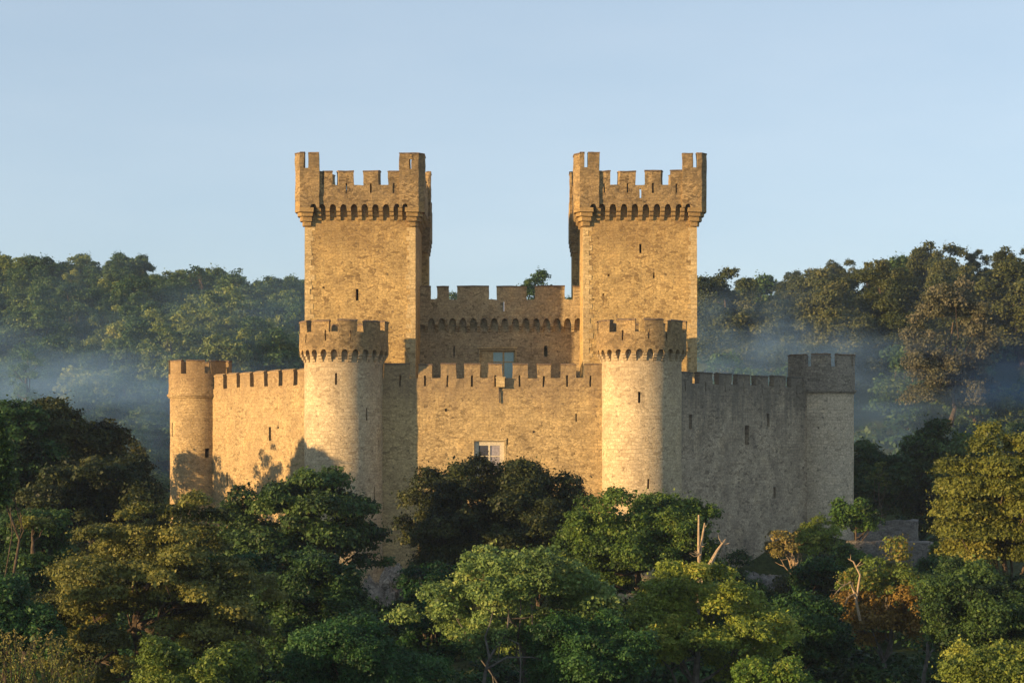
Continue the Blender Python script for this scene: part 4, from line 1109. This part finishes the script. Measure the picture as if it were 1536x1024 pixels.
# the ones you can single out
def hero(kind, px, Y, top, sc, label, which=0, zs=1.0):
    x = PX(px, Y); h = {'A': (12, 13, 11.5), 'B': (11, 12, 10), 'C': (14, 15, 14), 'S': (13, 11)}[kind][which] * sc * zs
    return put(kind, x, Y, sc, label, None, base=PZ(top, Y) - h, which=which, zs=zs)
hero('C', 1410, 272, 354, 1.0, 'tallest flat topped tree on the crest of the right hill', 1)
hero('C', 1090, 262, 404, 1.1, 'round olive tree on the crest just right of the right square tower', 0)
hero('S', 300, 400, 388, 1.25, 'thin feathery tree breaking the crest of the left hill', 0)
hero('S', 358, 400, 398, .85, 'small round topped lone tree on the left crest', 1)
hero('A', 812, 330, 404, .85, 'tree top peeping over the inner wall between the square towers', 1)
hero('A', 205, 425, 378, 1.0, 'last tall dark tree where the left crest steps down', 0)
hero('A', 704, 380, 430, .62, 'small tree top showing through the inner battlements left of centre', 0)
PR['D'] = [proto(141, 'hillD', 7.4, 17, 1.3, 170, L=.36, cov=.5, lump=.55, low=-.97)]
r = put('D', PX(1425, 222), 222, 1.08, 'large bare looking brown tree with a pale trunk on the right hill', None, base=PZ(422, 222) - 18.4, which=0); r.scale = (.92, .92, 1.08)
put('A', PX(1424, 214), 214, .5, 'small dark tree in the mist below the large brown tree', None)
put('B', PX(1452, 216), 216, .42, 'small light green tree in the mist below the large brown tree', None)
PR['P'] = [proto(151, 'pale', 2.4, 7.5, .8, 26, L=.35, cov=.5)]
put('P', PX(38, 225), 225, 1.0, 'small pale green sunlit tree standing in the mist at far left', None, base=PZ(528, 225) - 7.5, which=0)
print('hill trees', NH[0])

# ------------------------------------------------------------------ air
def volume_mat(name, color, density, falloff=False):
    m, nt, out = new_mat(name)
    pv = node(nt, 'ShaderNodeVolumePrincipled'); pv.inputs['Color'].default_value = (*color, 1); pv.inputs['Density'].default_value = density
    pv.inputs['Anisotropy'].default_value = 0.0
    if falloff:                                    # thins out towards the rim of the bank, with wisps
        tc = node(nt, 'ShaderNodeTexCoord'); ln = node(nt, 'ShaderNodeVectorMath', operation='LENGTH'); nt.links.new(tc.outputs['Object'], ln.inputs[0])
        mr = node(nt, 'ShaderNodeMapRange', interpolation_type='SMOOTHERSTEP'); nt.links.new(ln.outputs['Value'], mr.inputs[0])
        mr.inputs[1].default_value = 1.0; mr.inputs[2].default_value = 0.15; mr.inputs[3].default_value = 0; mr.inputs[4].default_value = density
        ns = node(nt, 'ShaderNodeTexNoise', i_Scale=3.2, i_Detail=3.0); nt.links.new(tc.outputs['Object'], ns.inputs['Vector'])
        nr = node(nt, 'ShaderNodeMapRange'); nt.links.new(ns.outputs['Fac'], nr.inputs[0]); nr.inputs[1].default_value = .43; nr.inputs[2].default_value = .60; nr.inputs[3].default_value = .05; nr.inputs[4].default_value = 2.3
        ml = node(nt, 'ShaderNodeMath', operation='MULTIPLY'); nt.links.new(mr.outputs[0], ml.inputs[0]); nt.links.new(nr.outputs[0], ml.inputs[1])
        nt.links.new(ml.outputs[0], pv.inputs['Density'])
    nt.links.new(pv.outputs[0], out.inputs['Volume'])
    return m
HAZE = 0.00013
mb = MB(); mb.box(-1000, 1000, -130, 1260, -30, 75)
tag(mb.build('haze', volume_mat('morning_haze', (.55, .70, .95), HAZE), None, wob=0), 'thin bluish morning haze filling the valley', kind='stuff')
def bank(px, py, Y, rx, ry, rz, dens, label):
    me = bpy.data.meshes.new('mist_bank')
    import bmesh
    bm = bmesh.new(); bmesh.ops.create_icosphere(bm, subdivisions=4, radius=1.0); bm.to_mesh(me); bm.free()
    me.materials.append(volume_mat('valley_mist', (.34, .60, .95), dens, True))
    o = link(bpy.data.objects.new('mist_bank', me)); o.location = (PX(px, Y), Y, PZ(py, Y)); o.scale = (rx, ry, rz)
    return tag(o, label, 'mist', kind='stuff')
bank(30, 608, 220, 56, 42, 17, .0088, 'bank of blue morning mist lying in the valley left of the castle')
bank(1410, 605, 220, 50, 32, 13, .0085, 'bank of blue morning mist lying in the clearing right of the castle')
bank(1120, 540, 228, 26, 30, 13, .0075, 'patch of blue mist behind the grey curtain wall')
bank(300, 520, 290, 80, 70, 30, .0012, 'thin veil of mist rising through the trees of the left hill')
bank(1330, 520, 262, 60, 45, 26, .0013, 'thin veil of mist rising through the trees of the right hill')

# ------------------------------------------------------------------ light, sky, camera
SUN_EL, SUN_AZ = 9.0, 62.0                      # degrees above the horizon; degrees left of straight behind the viewer
e, a = math.radians(SUN_EL), math.radians(SUN_AZ)
to_sun = Vector((-math.sin(a) * math.cos(e), -math.cos(a) * math.cos(e), math.sin(e)))
sd = bpy.data.lights.new('sun', 'SUN'); sd.energy = 4.9; sd.angle = math.radians(0.7); sd.color = (1.0, .66, .32)
so = link(bpy.data.objects.new('sun', sd)); so.rotation_euler = to_sun.to_track_quat('Z', 'Y').to_euler(); so.location = (-80, -40, 60)
w = bpy.data.worlds.new('World'); scene.world = w; w.use_nodes = True
nt = w.node_tree; bg = nt.nodes['Background']
sky = nt.nodes.new('ShaderNodeTexSky'); sky.sky_type = 'NISHITA'; sky.sun_disc = False
sky.sun_elevation = e; sky.sun_rotation = math.atan2(to_sun.x, to_sun.y)
sky.altitude = 0; sky.air_density = 1.0; sky.dust_density = 0.1; sky.ozone_density = 3.5
hs = nt.nodes.new('ShaderNodeHueSaturation'); hs.inputs['Saturation'].default_value = .72; hs.inputs['Value'].default_value = 1.0; nt.links.new(sky.outputs[0], hs.inputs['Color'])
gm = nt.nodes.new('ShaderNodeGamma'); gm.inputs[1].default_value = 0.46; nt.links.new(hs.outputs[0], gm.inputs[0])
nt.links.new(mix(nt, gm.outputs[0], (1.30, 1.43, 1.53, 1), 1.0, 'MULTIPLY'), bg.inputs[0])
# very faint high veil in the sky
tcw = nt.nodes.new('ShaderNodeTexCoord'); mpw = nt.nodes.new('ShaderNodeMapping'); mpw.inputs['Scale'].default_value = (3, 3, 11); nt.links.new(tcw.outputs['Generated'], mpw.inputs[0])
nzw = nt.nodes.new('ShaderNodeTexNoise'); nzw.inputs['Scale'].default_value = 2.2; nzw.inputs['Detail'].default_value = 4; nt.links.new(mpw.outputs[0], nzw.inputs['Vector'])
veil = ramp(nt, nzw.outputs['Fac'], [(0.35, (.985, .99, 1.0)), (0.7, (1.045, 1.025, 1.02))])
nt.links.new(mix(nt, bg.inputs[0].links[0].from_socket, veil, 1.0, 'MULTIPLY'), bg.inputs[0])
bg.inputs[1].default_value = 0.15
cd = bpy.data.cameras.new('camera'); cam = link(bpy.data.objects.new('camera', cd))
cd.sensor_width = 36; cd.lens = 36 * F / 1536; cd.shift_y = (HZ - 512) / 1536; cd.clip_start = .5; cd.clip_end = 5000
cam.location = (0, 0, 0); cam.rotation_euler = (math.pi / 2, 0, 0)
scene.camera = cam
scene.view_settings.view_transform = 'Standard'; scene.view_settings.look = 'None'
scene.view_settings.exposure = 1.0
scene.cycles.max_bounces = 6; scene.cycles.diffuse_bounces = 2; scene.cycles.glossy_bounces = 2; scene.cycles.transmission_bounces = 2
scene.cycles.volume_bounces = 0; scene.cycles.transparent_max_bounces = 8
scene.cycles.volume_step_rate = 1.0; scene.cycles.volume_max_steps = 64
scene.cycles.use_denoising = True; scene.cycles.sample_clamp_indirect = 4.0
